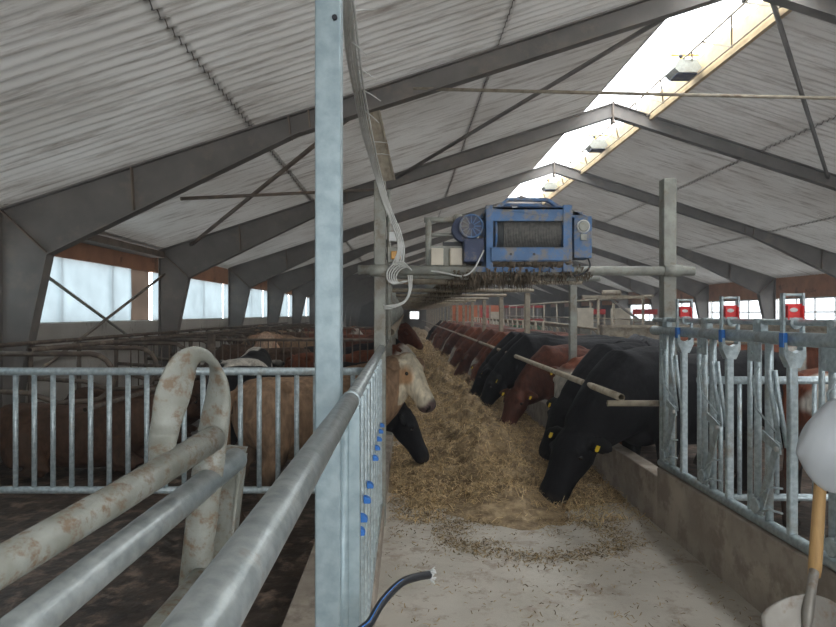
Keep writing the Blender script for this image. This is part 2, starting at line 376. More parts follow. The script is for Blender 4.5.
# windows of each bay: panes of film with battens
wi = 0
for k in range(len(FR_Y) - 1):
    y0, y1 = FR_Y[k] + 0.05, FR_Y[k + 1] - 0.05
    wi += 1
    fr = MB()
    fr.b2((XL - 0.22, y0, 1.46), (XL - 0.14, y1, 1.52))
    for q in range(1, 3):
        yy = y0 + (y1 - y0) * q / 3; fr.b2((XL - 0.23, yy - .025, 1.5), (XL - 0.20, yy + .025, 2.52))
    o = struct('window_%d' % wi, fr, 'white')
    pm = MB(); n = 24; vs = []; fs = []
    ys = y0; ye = y1 - (0.9 if k == 3 else 0.0)
    for j in range(n + 1):
        y = ys + (ye - ys) * j / n
        for i in range(7):
            z = 1.44 + 1.08 * i / 6
            vs.append((XL - 0.155 + 0.02 * noise.noise(Vector((y * 2.1, z * 1.3, k))), y, z - (0.05 * math.sin(y * 3) if i == 0 else 0)))
    for j in range(n):
        for i in range(6):
            a = j * 7 + i; fs.append((a, a+1, a+8, a+7))
    obj('pane', pm.add(vs, fs, True), 'film', o)
    if k == 3: obj('pane', MB().b2((XL - 0.19, ye, 1.5), (XL - 0.185, y1, 2.5)), 'filmwarm', o)
    if y1 > 38.5:
        struct('trim_%d' % (20 + k), MB().b2((XR + 0.12, y0 - .1, 1.2), (XR + 0.24, y1 + .1, 2.22)), 'darkwall'); continue
    wi += 1
    fr = MB()
    fr.b2((XR + 0.12, y0, 1.20), (XR + 0.2, y1, 1.25)); fr.b2((XR + 0.12, y0, 2.16), (XR + 0.2, y1, 2.21)); fr.b2((XR + 0.13, y0, 1.68), (XR + 0.18, y1, 1.72))
    for q in range(0, 6):
        yy = y0 + (y1 - y0) * q / 5; fr.b2((XR + 0.12, yy - .02, 1.22), (XR + 0.19, yy + .02, 2.2))
    o = struct('window_%d' % wi, fr, 'white')
    obj('pane', MB().b2((XR + 0.155, y0, 1.22), (XR + 0.16, y1, 2.2)), 'glass', o)
# lit window in the end wall, set proud of the wall with a pane that daylight fills through a real hole
# skylight sheet on the ridge, its timber curb and lattice
mb = MB()
for sgn, xe in ((-1, SKL), (1, SKR)):
    zc = 6.28; n = 60
    for j in range(n):
        ya = YB + (YE - YB) * j / n; yb = YB + (YE - YB) * (j + 1) / n
        mb.add([(XRIDGE + .05, ya, zc), (XRIDGE + .05, yb, zc), (xe + sgn*.12, yb, roofz(xe) + .32), (xe + sgn*.12, ya, roofz(xe) + .32)], [(0, 1, 2, 3)])
struct('window_40', mb, 'ridge')
tim = MB(); tim.b2((SKR - 0.02, YB, roofz(SKR) - 0.10), (SKR + 0.05, YE, roofz(SKR) + 0.30))
struct('trim_7', tim, 'timber')
struct('trim_8', MB().b2((SKL - 0.04, YB, roofz(SKL) + 0.02), (SKL, YE, roofz(SKL) + 0.32)), 'white')
lt = MB(); xa = SKR - 0.30; za = roofz(SKR) - 0.02
lt.cyl((xa, YB, za + .28), (xa, YE, za + .28), 0.018, 6); lt.cyl((xa + .22, YB, za), (xa + .22, YE, za), 0.014, 6)
y = YB
while y < YE - 1:
    lt.bar((xa, y, za + .28), (xa + .24, y + .45, za), .025, .025); lt.bar((xa + .24, y + .45, za), (xa, y + .9, za + .28), .025, .025)
    y += 1.25
tag(obj('lattice_girder', lt, 'dusty'), 'light lattice girder running along the right edge of the ridge skylight', 'girder')

# ------------------------------------------------------------------ portal frames
ordn = ['behind the viewer', 'first overhead', 'nearest in view, its left column at the picture edge', 'second in view, apex crossing the skylight', 'third in view, apex left of the second',
        'fourth in view, apex just above the blue winch', 'fifth in view', 'sixth in view', 'seventh in view', 'eighth in view']
for fi, Y in enumerate(FR_Y[1:]):
    lab = 'dark brown steel portal frame, ' + (ordn[fi] if fi < len(ordn) else 'small in the far end of the barn')
    T = thing('portal_frame', lab, 'portal frame', (XRIDGE, Y, PEN), 'portal frames carrying the roof')
    for s in (1, -1):
        X = lambda x: x if s == 1 else 2 * XRIDGE - x
        def plate(mb, poly, t): mb.prism([(X(a), b) for a, b in poly], 'y', Y - t/2, Y + t/2)
        xo, xi = XL + 0.03, -4.44
        zt = lambda x: ZE + (x - XL) * SL - 0.02
        mb = MB(); plate(mb, [(xo, PEN), (-4.85, PEN), (-4.80, .7), (xi, 2.39), (xo, zt(xo))], .03)
        for a, b in (((xo, PEN), (xo, zt(xo))), ((-4.85, PEN), (-4.80, .7)), ((-4.80, .7), (xi, 2.39))):
            mb.bar((X(a[0]), Y, a[1]), (X(b[0]), Y, b[1]), .17, .02, (1, 0, 0.001))
        obj('column', mb, 'frame', T)
        xb = -1.35; ap = XRIDGE
        mb = MB(); plate(mb, [(xo, zt(xo)), (xi, 2.39), (xb, zt(xb) - .25), (ap, zt(ap) - .27), (ap, zt(ap))], .025)
        for a, b in (((xo, zt(xo)), (ap, zt(ap))), ((xi, 2.39), (xb, zt(xb) - .25)), ((xb, zt(xb) - .25), (ap, zt(ap) - .27))):
            mb.bar((X(a[0]), Y, a[1]), (X(b[0]), Y, b[1]), .16, .02)
        obj('rafter', mb, 'frame', T)
        for a, b in (((xo, zt(xo)), (xi, 2.39)), ((-3.4, zt(-3.4)), (-3.4 + .03, zt(-3.4) - .56)), ((-1.45, zt(-1.45)), (-1.42, zt(-1.45) - .27)), ((-1.2, zt(-1.2)), (-1.18, zt(-1.2) - .25))):
            obj('stiffener', MB().bar((X(a[0]), Y, a[1]), (X(b[0]), Y, b[1]), .15, .016, (1, 0, 0.3)), 'brace', T)
    obj('apex_plate', MB().box((XRIDGE, Y, roofz(XRIDGE) - .20), (.03, .16, .42)), 'brace', T)
# braces and ties
def rz(x): return roofz(x) - 0.10
def rod(label, a, b, r=.022, m='brace', name='brace_rod', grp=None):
    tag(obj(name, MB().cyl(a, b, r, 8), m), label, 'brace', grp)
rod('thin tie rod spanning level between the rafters of the nearest frame', (0.1, 7.75, 4.46), (8.5, 7.75, 4.27), .022, 'dusty', 'tie_rod')
rod('brown roof brace from the second left haunch up to the nearest rafter', (-4.4, 12.75, rz(-4.4)), (-.35, 7.75, rz(-.35)), .035)
rod('slim roof tie between the nearest and second frames on the left', (-3.4, 9.4, rz(-3.4)), (-.6, 12.75, rz(-.6)-.1), .028)
rod('dark roof brace crossing up to the left edge of the skylight', (-.2, 12.75, rz(-.2)), (3.9, 7.85, rz(3.9)), .035, 'frame')
rod('dark roof brace right of the skylight running down to the right rafter', (4.6, 7.85, rz(4.6)), (8.7, 12.75, rz(8.7)), .035, 'frame')
rod('slanting wall brace rising towards the second column across the left window', (-4.93, 8.0, 0.75), (-4.93, 12.7, 2.45), .025, 'brace')
rod('slanting wall brace falling from the nearest column across the left window', (-5.01, 7.9, 2.45), (-5.01, 12.6, 0.75), .025, 'oldgalv')
tag(obj('hanging_channel', MB().bar((-.42, 7.8, 4.18), (-.22, 7.95, 3.35), .17, .05, (0, 1, 0)).bar((-.32, 7.74, 4.18), (-.13, 7.9, 3.35), .02, .09, (0, 1, 0)), 'dusty'),
    'brown steel channel hanging from the nearest rafter beside the cables', 'hanger')
tag(obj('eave_gutter', MB().b2((-5.18, 8.0, 2.78), (-4.88, 12.6, 2.83)).b2((-4.90, 8.0, 2.83), (-4.88, 12.6, 2.90)), 'brace'), 'dark eave purlin above the first left window', 'purlin')

# lamps under the ridge
def ridge_lamp(Y, lab):
    T = thing('high_bay_lamp', lab, 'lamp', (4.74, Y, 5.9), 'lamps hanging along the skylight')
    obj('housing', MB().prism([(4.52, 5.78), (4.60, 5.70), (4.90, 5.70), (4.98, 5.78), (4.9, 5.92), (4.6, 5.92)], 'y', Y - .2, Y + .2), 'oldgalv', T)
    obj('lens', MB().b2((4.58, Y - .17, 5.685), (4.92, Y + .17, 5.70)), 'motor', T)
    obj('bracket', MB().b2((4.70, Y - .03, 5.92), (4.75, Y + .03, 6.08)).b2((4.55, Y - .02, 6.05), (5.03, Y + .02, 6.08)), 'amber', T)
    obj('sensor', MB().ball((4.66, Y - .12, 6.0), .035, 10, 8), 'rubber', T)
for Y, lab in ((10.6, 'largest grey lamp under the skylight, nearest the viewer'), (15.4, 'middle grey lamp hanging under the skylight'), (20.4, 'small lamp under the skylight just above the winch'), (25.4, 'farthest small lamp under the skylight')):
    ridge_lamp(Y, lab)

# ------------------------------------------------------------------ gantry posts, cross bars, feed trough
GY = 4.85
def sqpost(x, y, z0, z1, wd, m, label, grp=None, name='square_post', cap=False):
    T = obj(name, MB().b2((x - wd/2, y - wd/2, z0), (x + wd/2, y + wd/2, z1)), m, None, 0.008)
    tag(T, label, 'post', grp); return T
sqpost(FENCE_L - .005, GY, -.2, 2.68, .092, 'oldgalv', 'weathered left gantry post with white cables running down it')
sqpost(FENCE_R + .075, GY + .0, -.2, 2.70, .10, 'oldgalv', 'tall square galvanised post at the end of the headlock barrier')
tag(obj('gantry_crossbar', MB().tube([(-.36, GY - .085, 1.985), (FENCE_R + .24, GY - .085, 1.975)], .036, 14, hollow=.8), 'oldgalv'), 'thick crossbar pipe carrying the blue winch between the gantry posts', 'pipe')
for x, lab in ((FENCE_L - .005, 'clamp fixing the crossbar to the left gantry post'), (FENCE_R + .075, 'clamp fixing the crossbar to the right gantry post')):
    T = obj('pipe_clamp', MB().cyl((x - .07, GY - .085, 1.98), (x + .07, GY - .085, 1.98), .046, 14).b2((x - .06, GY - .07, 1.95), (x + .06, GY - .048, 2.01)), 'oldgalv'); tag(T, lab, 'clamp')
post_y = [7.65 + 2.85 * k for k in range(19)]
for k, y in enumerate(post_y):
    far = y > 14
    sqpost(FENCE_R + .09, y, PEN, 2.0, .085, 'dusty' if k else 'oldgalv', 'square post among the far feed fence posts on the right' if far else
           ['first square post in the feed fence behind the black cow', 'second square post of the right feed fence', 'third square post of the right feed fence'][k], 'posts of the right feed fence')
    sqpost(FENCE_L - .005, y, PEN, 2.0, .075, 'oldgalv', 'square post among the far feed fence posts on the left' if far else
           ['first left fence post beyond the cream-faced cow', 'second left fence post beyond the cream-faced cow', 'third left fence post beyond the cream-faced cow'][k], 'posts of the left feed fence')
    cb = obj('overhead_crossbar', MB().cyl((-.35, y, 2.04), (FENCE_R + .2, y, 2.04), .034, 10), 'dusty')
    tag(cb, 'far overhead crossbar under the feed trough' if far else ['first crossbar over the alley behind the winch', 'second crossbar over the alley behind the winch', 'third crossbar over the alley behind the winch'][k], 'crossbar', 'crossbars over the feed alley')
# trough
mb = MB(); mb.b2((.50, 5.15, 2.09), (1.22, YE - 1, 2.11)).b2((.48, 5.15, 2.09), (.51, YE - 1, 2.24)).b2((1.20, 5.15, 2.09), (1.23, YE - 1, 2.24))
T = thing('feed_conveyor', 'long overhead feed conveyor trough running down the barn from the winch', 'conveyor', (.85, 5.2, 2.09))
obj('trough', mb, 'oldgalv', T)
mb = MB()
for k in range(2600):
    y = 5.0 + 20 * random.random() ** 2; x = random.uniform(.3, 1.3)
    L = random.uniform(.02, .12) * (1.2 if x > .5 else .6); a = random.uniform(0, PI)
    dx, dy = .012 * math.cos(a), .012 * math.sin(a)
    zt_ = 2.10 if .5 < x < 1.22 else 2.10 - .03
    if not (.5 < x < 1.22): continue
    mb.add([(x - dx, y - dy, zt_), (x + dx, y + dy, zt_), (x + random.uniform(-.02, .02), y + random.uniform(-.02, .02), zt_ - L)], [(0, 1, 2)])
o = obj('hanging_chaff', mb, 'chaff', T); o['kind'] = 'stuff'

# neck rails
def rail(name, pts, r, m, label, hollow=.82, cat='rail', grp=None):
    return tag(obj(name, MB().tube(pts, r, 16, hollow=hollow), m), label, cat, grp)
rail('neck_rail', [(1.675, 4.80, 1.00), (1.675, 20, 1.01), (1.675, 40, 1.0), (1.675, 60, 1.0)], .029, 'dusty', 'long dusty neck rail over the feeding cattle on the right')
rail('rail_bracket', [(1.59, 4.87, .945), (FENCE_R + .03, 4.87, .945)], .024, 'dusty', 'short pipe bracket holding the right neck rail to the square post', cat='bracket')
rail('neck_rail', [(-.112, 4.95, 1.50), (-.112, 25, 1.50), (-.112, 60, 1.50)], .032, 'dusty', 'upper neck rail along the left fence starting at the gantry post, open ended')
# foreground rail
T = thing('hand_rail', 'thick round galvanised rail running from the lower left corner past the tall post', 'rail', (-.18, 2.0, 1.37))
obj('near_pipe', MB().tube([(-.18, .12, 1.374), (-.18, 2.06, 1.362)], .030, 28, hollow=.85), 'galv_rail', T)
obj('extension_pipe', MB().tube([(-.18, 2.05, 1.362), (-.178, 6.0, 1.39)], .0265, 20, hollow=.85), 'galv_rail', T)
obj('joint_collar', MB().cyl((-.18, 2.03, 1.362), (-.18, 2.055, 1.362), .0325, 24), 'galv', T)
# tall near post + stile
T = thing('tall_post', 'tall square galvanised post in the foreground left of the alley', 'post', (-.262, 2.12, PEN), None)
obj('post_tube', MB().b2((-.303, 2.08, PEN), (-.216, 2.165, 3.4)), 'galv_clean', T, .006)
obj('bolt', MB().cyl((-.235, 2.079, 2.64), (-.235, 2.068, 2.64), .009, 8), 'rubber', T)
T = tag(obj('gate_stile', MB().b2((-.202, 2.115, .0), (-.155, 2.165, 1.33)).cyl((-.212, 2.12, .0), (-.212, 2.12, 1.33), .022, 14), 'galv_clean'), 'galvanised stile beside the foot of the tall post', 'post')
# left headlock panel seen edge on, Y 2.3 .. 4.75
T = thing('headlock_barrier', 'galvanised headlock panel with blue stops seen edge on beyond the tall post', 'barrier', (-.18, 3.5, .16))
obj('bottom_rail', MB().cyl((-.195, 2.2, .22), (-.195, 4.78, .22), .028, 12), 'galv', T)
obj('top_rail', MB().cyl((-.205, 2.2, 1.27), (-.205, 4.78, 1.27), .024, 12), 'galv', T)
for y in (2.23, 2.37, 2.60, 2.82, 3.06, 3.34, 3.59, 3.84, 4.09, 4.31, 4.6):
    wd = .085 if y in (3.06,) else .04
    obj('vertical_tube', MB().b2((-.205, y - wd/2, .24), (-.170, y + wd/2, 1.31)), 'galv', T, .006)
for y in (2.20, 2.34, 2.57, 2.79, 3.31, 3.56, 3.81, 4.06, 4.28):
    mb = MB(); pts = [(-.17, .86)] + [(-.17 + .034 * math.sin(a), .86 + .032 * (1 - math.cos(a)) * .9) for a in [PI * q / 10 for q in range(0, 11)]]
    poly = [(-.171 + .030 * math.cos(a), .872 + .022 * math.sin(a)) for a in [-PI/12 + (PI / 2 + PI/12) * q / 8 for q in range(9)]] + [(-.171, .866)]
    mb.prism(poly, 'y', y - .018, y + .018)
    obj('blue_stop', mb, 'bluepl', T, .003)

# ------------------------------------------------------------------ cross gates
def gate(x0, x1, y, z0, z1, pitch, label, rb=.019, rr=.030, m='galv', name='cross_gate', phase=0.0):
    T = thing(name, label, 'gate', ((x0 + x1) / 2, y, PEN))
    obj('top_rail', MB().cyl((x0, y, z1), (x1, y, z1), rr, 14), m, T)
    obj('bottom_rail', MB().cyl((x0, y, z0), (x1, y, z0), rr * .9, 14), m, T)
    x = x0 + phase
    while x < x1:
        obj('bar', MB().cyl((x, y, z0), (x, y, z1), rb, 10), m, T); x += pitch
    return T
gate(-3.9, -.27, 4.55, .355, 1.225, .1375, 'galvanised vertical-bar gate across the left pen', .0185, .029, phase=.08)
gate(FENCE_R + .17, 4.9, 4.55, .30, 1.16, .1375, 'galvanised vertical-bar gate across the right pen behind the headlocks', .0165, .029, phase=.03)
gate(-4.2, -.3, 9.5, .35, 1.245, .117, 'rusty brown bar fence behind the first left pen', .010, .022, 'rustpipe', 'pen_fence')
sqpost(-2.95, 9.45, PEN, 1.34, .10, 'rustpipe', 'dark square post standing in the rusty brown bar fence')
gate(-4.5, -.3, 15.5, -.15, 1.30, .16, 'distant brown bar fence in the left pens', .012, .022, 'rustpipe', 'pen_fence')

# foreground bent loop divider
def loop_section(pts, wd, th, seg=16):
    """flattened tube: wd across, th thick; pts = (pos, side vector, wd, th)"""
    vs = []; fs = []; n = len(pts)
    for i, (p, sd, w_, t_) in enumerate(pts):
        p = Vector(p); t = (Vector(pts[min(i+1, n-1)][0]) - Vector(pts[max(i-1, 0)][0])).normalized()
        sd = Vector(sd); sd = (sd - t * sd.dot(t)).normalized(); nn = t.cross(sd)
        for k in range(seg):
            a = 2 * PI * k / seg; vs.append(p + sd * math.cos(a) * w_ / 2 + nn * math.sin(a) * t_ / 2)
    for i in range(n - 1):
        for k in range(seg):
            k2 = (k+1) % seg; fs.append((i*seg+k, i*seg+k2, (i+1)*seg+k2, (i+1)*seg+k))
    mb = MB(); mb.add(vs, fs, True); mb.add(vs[:seg], [tuple(range(seg))]); mb.add(vs[-seg:], [tuple(range(seg))]); return mb
def at(u, v, Y): return Vector(((u - U0) * Y / FPX, Y, CH - (v - V0) * Y / FPX))
def smooth_path(ctrl, n=8):
    out = []
    P = [ctrl[0]] + list(ctrl) + [ctrl[-1]]
    for i in range(1, len(P) - 2):
        p0, p1, p2, p3 = (np.array(P[j], dtype=float) for j in (i-1, i, i+1, i+2))
        for k in range(n):
            t = k / n
            out.append(tuple(0.5 * ((2*p1) + (-p0+p2)*t + (2*p0-5*p1+4*p2-p3)*t*t + (-p0+3*p1-3*p2+p3)*t**3)))
    out.append(tuple(P[-1])); return out
T = thing('bent_divider', 'muck-spattered bent pipe divider with a flattened loop at its top', 'divider', tuple(at(190, 620, 1.5)))
ctrl = []
pa, pb = at(214, 438, 1.43), at(-60, 602, .80)
tt = [i / 400 for i in range(400)]; tq = min(tt, key=lambda t: abs((pa.lerp(pb, t).x / pa.lerp(pb, t).y) * FPX + U0 - 160)); pq = pa.lerp(pb, tq)
for (u, v, Y, wd, th, sx, sy) in (((pq.x / pq.y) * FPX + U0, V0 - (pq.z - CH) / pq.y * FPX, pq.y + .01, .046, .046, 1, 0), (163, 440, 1.31, .058, .034, .95, .25), (167, 420, 1.31, .062, .030, .9, .4), (173, 395, 1.33, .075, .020, .8, .6), (184, 368, 1.36, .075, .020, .5, .85), (203, 357, 1.42, .065, .022, .0, 1),
                                  (215, 366, 1.46, .068, .022, -.5, .85), (218, 395, 1.46, .074, .026, -.9, .45), (212, 440, 1.45, .074, .036, -1, .1), (204, 500, 1.45, .074, .046, -1, 0), (197, 560, 1.46, .072, .050, -1, 0), (188, 640, 1.46, .070, .052, -1, 0), (182, 720, 1.46, .070, .052, -1, 0)):
    p = at(u, v, Y); ctrl.append((p.x, p.y, p.z, wd, th, sx, sy))
sp = smooth_path(ctrl, 8)
obj('loop', loop_section([((q[0], q[1], q[2]), (q[5], q[6], 0), q[3], q[4]) for q in sp], 0, 0, 20), 'galv_muck', T)
a, b = at(214, 438, 1.43), at(-60, 602, .80)
obj('upper_pipe', MB().tube([b, b.lerp(a, .5) + Vector((0, 0, -.004)), a], .029, 28), 'galv_muck', T)
a, b = at(200, 582, 1.44), at(120, 680, .95)
obj('lower_pipe', MB().tube([a + Vector((.0, .0, .005)), a.lerp(b, .12), b], .029, 24), 'galv_muck', T)
T = thing('pen_gate', 'galvanised gate pipe ending on a flat upright behind the bent divider', 'gate', tuple(at(215, 600, 1.62)))
a, b = at(236, 459, 1.60), at(-10, 655, .80)
obj('gate_pipe', MB().tube([b, a], .030, 28), 'galv_rail', T)
a = at(224, 462, 1.63)
obj('flat_upright', MB().prism([(at(208, 0, 1.64).x, at(0, 476, 1.64).z), (at(243, 0, 1.64).x, at(0, 452, 1.64).z), (at(240, 0, 1.64).x, at(0, 470, 1.64).z), (at(219, 0, 1.64).x, at(0, 640, 1.64).z), (at(186, 0, 1.64).x, at(0, 640, 1.64).z)], 'y', 1.635, 1.65)
    .prism([(at(225, 0, 1.62).x, at(0, 447, 1.62).z), (at(245, 0, 1.62).x, at(0, 449, 1.62).z), (at(242, 0, 1.62).x, at(0, 459, 1.62).z), (at(222, 0, 1.62).x, at(0, 457, 1.62).z)], 'y', 1.585, 1.65)
    .bar(at(244, 455, 1.62), at(222, 640, 1.62), .05, .006, (1, 0, 0)), 'galv_muck', T)

# ------------------------------------------------------------------ right headlock barrier
HX = FENCE_R + .02
T = thing('headlock_barrier', 'galvanised self-locking headlock barrier with red tags on the right curb', 'barrier', (HX, 3.0, .455))
obj('top_pipe', MB().tube([(HX, 4.98, 1.515), (HX, .3, 1.525)], .036, 18, hollow=.85), 'galv', T)
obj('locking_rod', MB().cyl((HX, 4.98, 1.60), (HX, .3, 1.612), .017, 10), 'galv', T)
obj('bottom_rail', MB().tube([(HX, 4.84, .487), (HX, .3, .487)], .032, 12), 'galv', T)
uy = [4.44, 3.82, 3.20, 2.58, 1.96, 1.34]
for i, y in enumerate(uy):
    # thick locking tube under the release bracket
    obj('locking_tube', MB().b2((HX - .024, y - .020, .50), (HX + .020, y + .020, 1.40)), 'galv', T, .01)
    obj('fork', MB().prism([(HX - .028, 1.37), (HX + .028, 1.37), (HX + .055, 1.43), (HX + .055, 1.50), (HX + .042, 1.50), (HX + .038, 1.462), (HX, 1.445), (HX - .038, 1.462), (HX - .042, 1.50), (HX - .055, 1.50), (HX - .055, 1.43)], 'y', y - .025, y + .025), 'galv', T)
    br = obj('release_bracket', MB().b2((HX - .056, y - .014, 1.44), (HX - .045, y + .014, 1.755)).b2((HX + .045, y - .014, 1.44), (HX + .056, y + .014, 1.755))
             .cyl((HX - .056, y, 1.745), (HX + .056, y, 1.745), .008, 8).cyl((HX - .05, y - .02, 1.62), (HX + .05, y - .02, 1.62), .009, 8), 'galv', T)
    rt = MB().b2((HX - .040, y - .010, 1.618), (HX + .042, y - .002, 1.70)).b2((HX - .040, y - .03, 1.618), (HX - .034, y + .02, 1.69)).b2((HX + .036, y - .03, 1.618), (HX + .042, y + .02, 1.69))
    obj('red_tag', rt, 'redtag', br)
    obj('white_window', MB().ball((HX, y - .011, 1.668), (.022, .003, .012), 14, 8), 'white', br)
    obj('cam_plate', MB().cyl((HX - .0, y - .035, 1.60), (HX, y - .02, 1.60), .03, 16), 'galv', br)
    obj('blue_bush', MB().b2((HX - .060, y - .02, 1.475), (HX - .036, y + .02, 1.55)), 'bluepl', T, .004)
    # fixed pair of tubes between head openings
    yp = y + .27
    obj('fixed_tube', MB().cyl((HX, yp + .045, .50), (HX, yp + .045, 1.50), .020, 10), 'galv', T)
    obj('fixed_tube', MB().cyl((HX, yp - .065, .50), (HX, yp - .065, 1.50), .022, 10), 'galv', T)
    obj('fixed_tube', MB().cyl((HX, yp + .125, .50), (HX, yp + .125, 1.50), .014, 10), 'galv', T)
    obj('bolt_plate', MB().b2((HX - .030, yp - .035, 1.38), (HX - .026, yp + .085, 1.49)).cyl((HX - .030, yp + .05, 1.43), (HX - .04, yp + .05, 1.43), .011, 8), 'galv', T)
    obj('top_lug', MB().b2((HX - .02, yp - .02, 1.54), (HX + .02, yp + .06, 1.60)).cyl((HX - .03, yp + .02, 1.60), (HX + .03, yp + .02, 1.60), .022, 10), 'galv', T)
    # pivoting locking arm : a knee of twin tubes and a flat plate
    z1, z2, z3 = 1.34, .94, .56
    for dx in (-.018, .018):
        obj('locking_arm', MB().tube([(HX + dx, yp - .09, z1), (HX + dx, yp - .11, z1 - .1), (HX + dx, y + .075, z2)], .012, 10), 'galv', T)
    obj('guide_hoop', MB().tube([(HX - .045, yp - .05, 1.36), (HX - .045, yp + .02, 1.28), (HX - .045, yp - .02, 1.12), (HX - .045, y + .06, 1.02)], .006, 6), 'galv', T)
    obj('arm_plate', MB().prism([(y + .04, z2 + .03), (y + .085, z2 + .04), (yp - .02, z3 + .05), (yp + .02, z3 - .02), (yp - .06, z3 - .03)], 'x', HX - .040, HX - .032), 'galv', T)
    obj('link_plate', MB().prism([(y + .02, z2 - .025), (y + .03, z2 + .02), (y + .19, z2 + .075), (y + .19, z2 + .02)], 'x', HX - .050, HX - .042), 'galv', T)
    obj('pivot_disc', MB().cyl((HX - .055, yp - .01, z3 + .02), (HX - .03, yp - .01, z3 + .02), .042, 20), 'galv', T)
    obj('bolt', MB().cyl((HX - .062, y + .045, z2), (HX - .040, y + .045, z2), .014, 8), 'white', T)
    obj('spring_wire', MB().tube([(HX - .045, yp - .03, z3 + .06), (HX - .05, y + .12, z3 + .16), (HX - .04, y + .02, z3 + .18)], .006, 6), 'galv', T)
    obj('spring_wire', MB().tube([(HX - .045, yp - .02, z3 - .02), (HX - .05, y + .12, z3 + .04), (HX - .04, y + .02, z3 + .05)], .006, 6), 'galv', T)

# ------------------------------------------------------------------ blue winch
def W(u, v, Y=GY): return at(u, v, Y)
wy = GY - .13
T = thing('feed_winch', 'dirty blue drum winch mounted on the crossbar over the feed alley', 'winch', (.95, GY, 2.02))
def fbox(u0, v0, u1, v1, y0, y1, mb=None, Yr=None):
    Yr = Yr if Yr is not None else y0
    a = at(u0, v0, Yr); b = at(u1, v1, Yr)
    return (mb or MB()).b2((a.x, y0, a.z), (b.x, y1, b.z))
f0, f1 = GY - .16, GY + .30
mb = MB(); fbox(487, 207, 572, 221, f0, f0 + .03, mb); fbox(487, 207, 572, 210, f0, f1, mb); fbox(487, 207, 572, 221, f1, f1 + .03, mb, f0)
obj('top_beam', mb, 'blue', T, .004)
for (ua, ub) in ((486, 493), (563, 572)):
    mb = MB(); fbox(ua, 205, ub, 272, f0 - .01, f0 + .06, mb, f0); fbox(ua, 207, ub, 272, f1 - .03, f1 + .03, mb, f0); fbox(ua + 1, 240, ub - 1, 272, f0 + .05, f1, mb, f0)
    obj('side_frame', mb, 'blue', T, .004)
mb = MB(); a = at(491, 248, f0 - .02); b = at(568, 261, f0 - .02)
mb.b2((a.x, f0 - .045, a.z), (b.x, f0 - .035, b.z)).b2((a.x, f0 - .045, a.z - .004), (b.x, f0 + .02, a.z + .004)).b2((a.x, f0 - .045, b.z - .004), (b.x, f0 + .02, b.z + .004))
pl = obj('front_plate', mb, 'blue', T)
obj('bolt_hole', MB().cyl(((a.x*.75 + b.x*.25), f0 - .048, (a.z + b.z)/2), ((a.x*.75 + b.x*.25), f0 - .044, (a.z + b.z)/2), .010, 10), 'black', pl)
obj('bolt_hole', MB().cyl(((a.x*.45 + b.x*.55), f0 - .048, (a.z + b.z)/2), ((a.x*.45 + b.x*.55), f0 - .044, (a.z + b.z)/2), .010, 10), 'black', pl)
mb = MB(); c0 = at(494, 234, f0 + .15); c1 = at(562, 234, f0 + .15); zc = (c0.z + c1.z) / 2
dr = obj('drum', MB().cyl((c0.x, f0 + .17, zc), (c1.x, f0 + .17, zc), .135, 32), 'drum', T)
rp = MB(); x = c0.x + .06
while x < c1.x - .03:
    rp.tube([(x + .004 * q / 24, f0 + .17 + .141 * math.cos(2*PI*q/24), zc + .141 * math.sin(2*PI*q/24)) for q in range(25)], .0065, 5, cap=False); x += .012
obj('wound_rope', rp, 'rope', dr)
for x in (c0.x - .0, c1.x): obj('flange', MB().cyl((x - .008, f0 + .17, zc), (x + .008, f0 + .17, zc), .158, 32), 'blue', dr)
mb = MB(); pts = [at(497, 208, GY), at(508, 199.5, GY), at(547, 200, GY), at(560, 208, GY)]
for i in range(3): mb.bar(pts[i], pts[i+1], .022, .05, (0, 1, 0))
obj('top_hoop', mb, 'blue', T)
mb = MB()
for i in range(3): mb.bar(pts[i] + Vector((0, .25, 0)), pts[i+1] + Vector((0, .25, 0)), .022, .05, (0, 1, 0))
obj('top_hoop', mb, 'blue', T)
mb = MB(); fbox(574, 216, 592, 258, f0, f0 + .20, mb); fbox(571, 211, 583, 216, f0, f0 + .2, mb)
a1, a2, a3 = at(572, 209, f0), at(592, 218, f0), at(572, 218, f0)
mb.prism([(a1.x, a1.z), (a2.x, a2.z), (a3.x, a3.z)], 'y', f0, f0 + .2)
gb = obj('gearbox', mb, 'blue', T, .006)
c = at(583, 226.5, f0); obj('shaft_cap', MB().cyl((c.x, f0 - .03, c.z), (c.x, f0, c.z), .036, 20), 'oldgalv', gb)
obj('shaft_ring', MB().tube([(c.x + .045*math.cos(2*PI*q/20), f0 - .012, c.z + .045*math.sin(2*PI*q/20)) for q in range(21)], .006, 6, cap=False), 'cable', gb)
obj('terminal', fbox(581, 234, 587, 240, f0 - .02, f0), 'oldgalv', gb)
c = at(471, 226.5, f0 - .02)
mo = obj('motor', MB().cyl((c.x, f0 - .04, c.z), (c.x, f0 + .20, c.z), .092, 28).cyl((c.x - .04, f0 + .02, c.z - .01), (c.x - .04, f0 + .12, c.z - .01), .10, 24), 'motor', T)
fm = MB()
for q in range(12):
    an = 2 * PI * q / 12; fm.bar((c.x + .02*math.cos(an), f0 - .043, c.z + .02*math.sin(an)), (c.x + .08*math.cos(an), f0 - .043, c.z + .08*math.sin(an)), .006, .008)
fm.tube([(c.x + .085*math.cos(2*PI*q/24), f0 - .043, c.z + .085*math.sin(2*PI*q/24)) for q in range(25)], .008, 6, cap=False)
obj('fan_grille', fm, 'blue', mo)
obj('gear_housing', fbox(464, 238, 484, 262, f0 - .01, f0 + .18), 'motor', T, .01)
obj('mount_plate', fbox(443, 242, 464, 256, GY + .02, GY + .06), 'black', T)
obj('base_beam', fbox(476, 267, 574, 272, f0 + .02, f1), 'blue', T)
ch = MB()
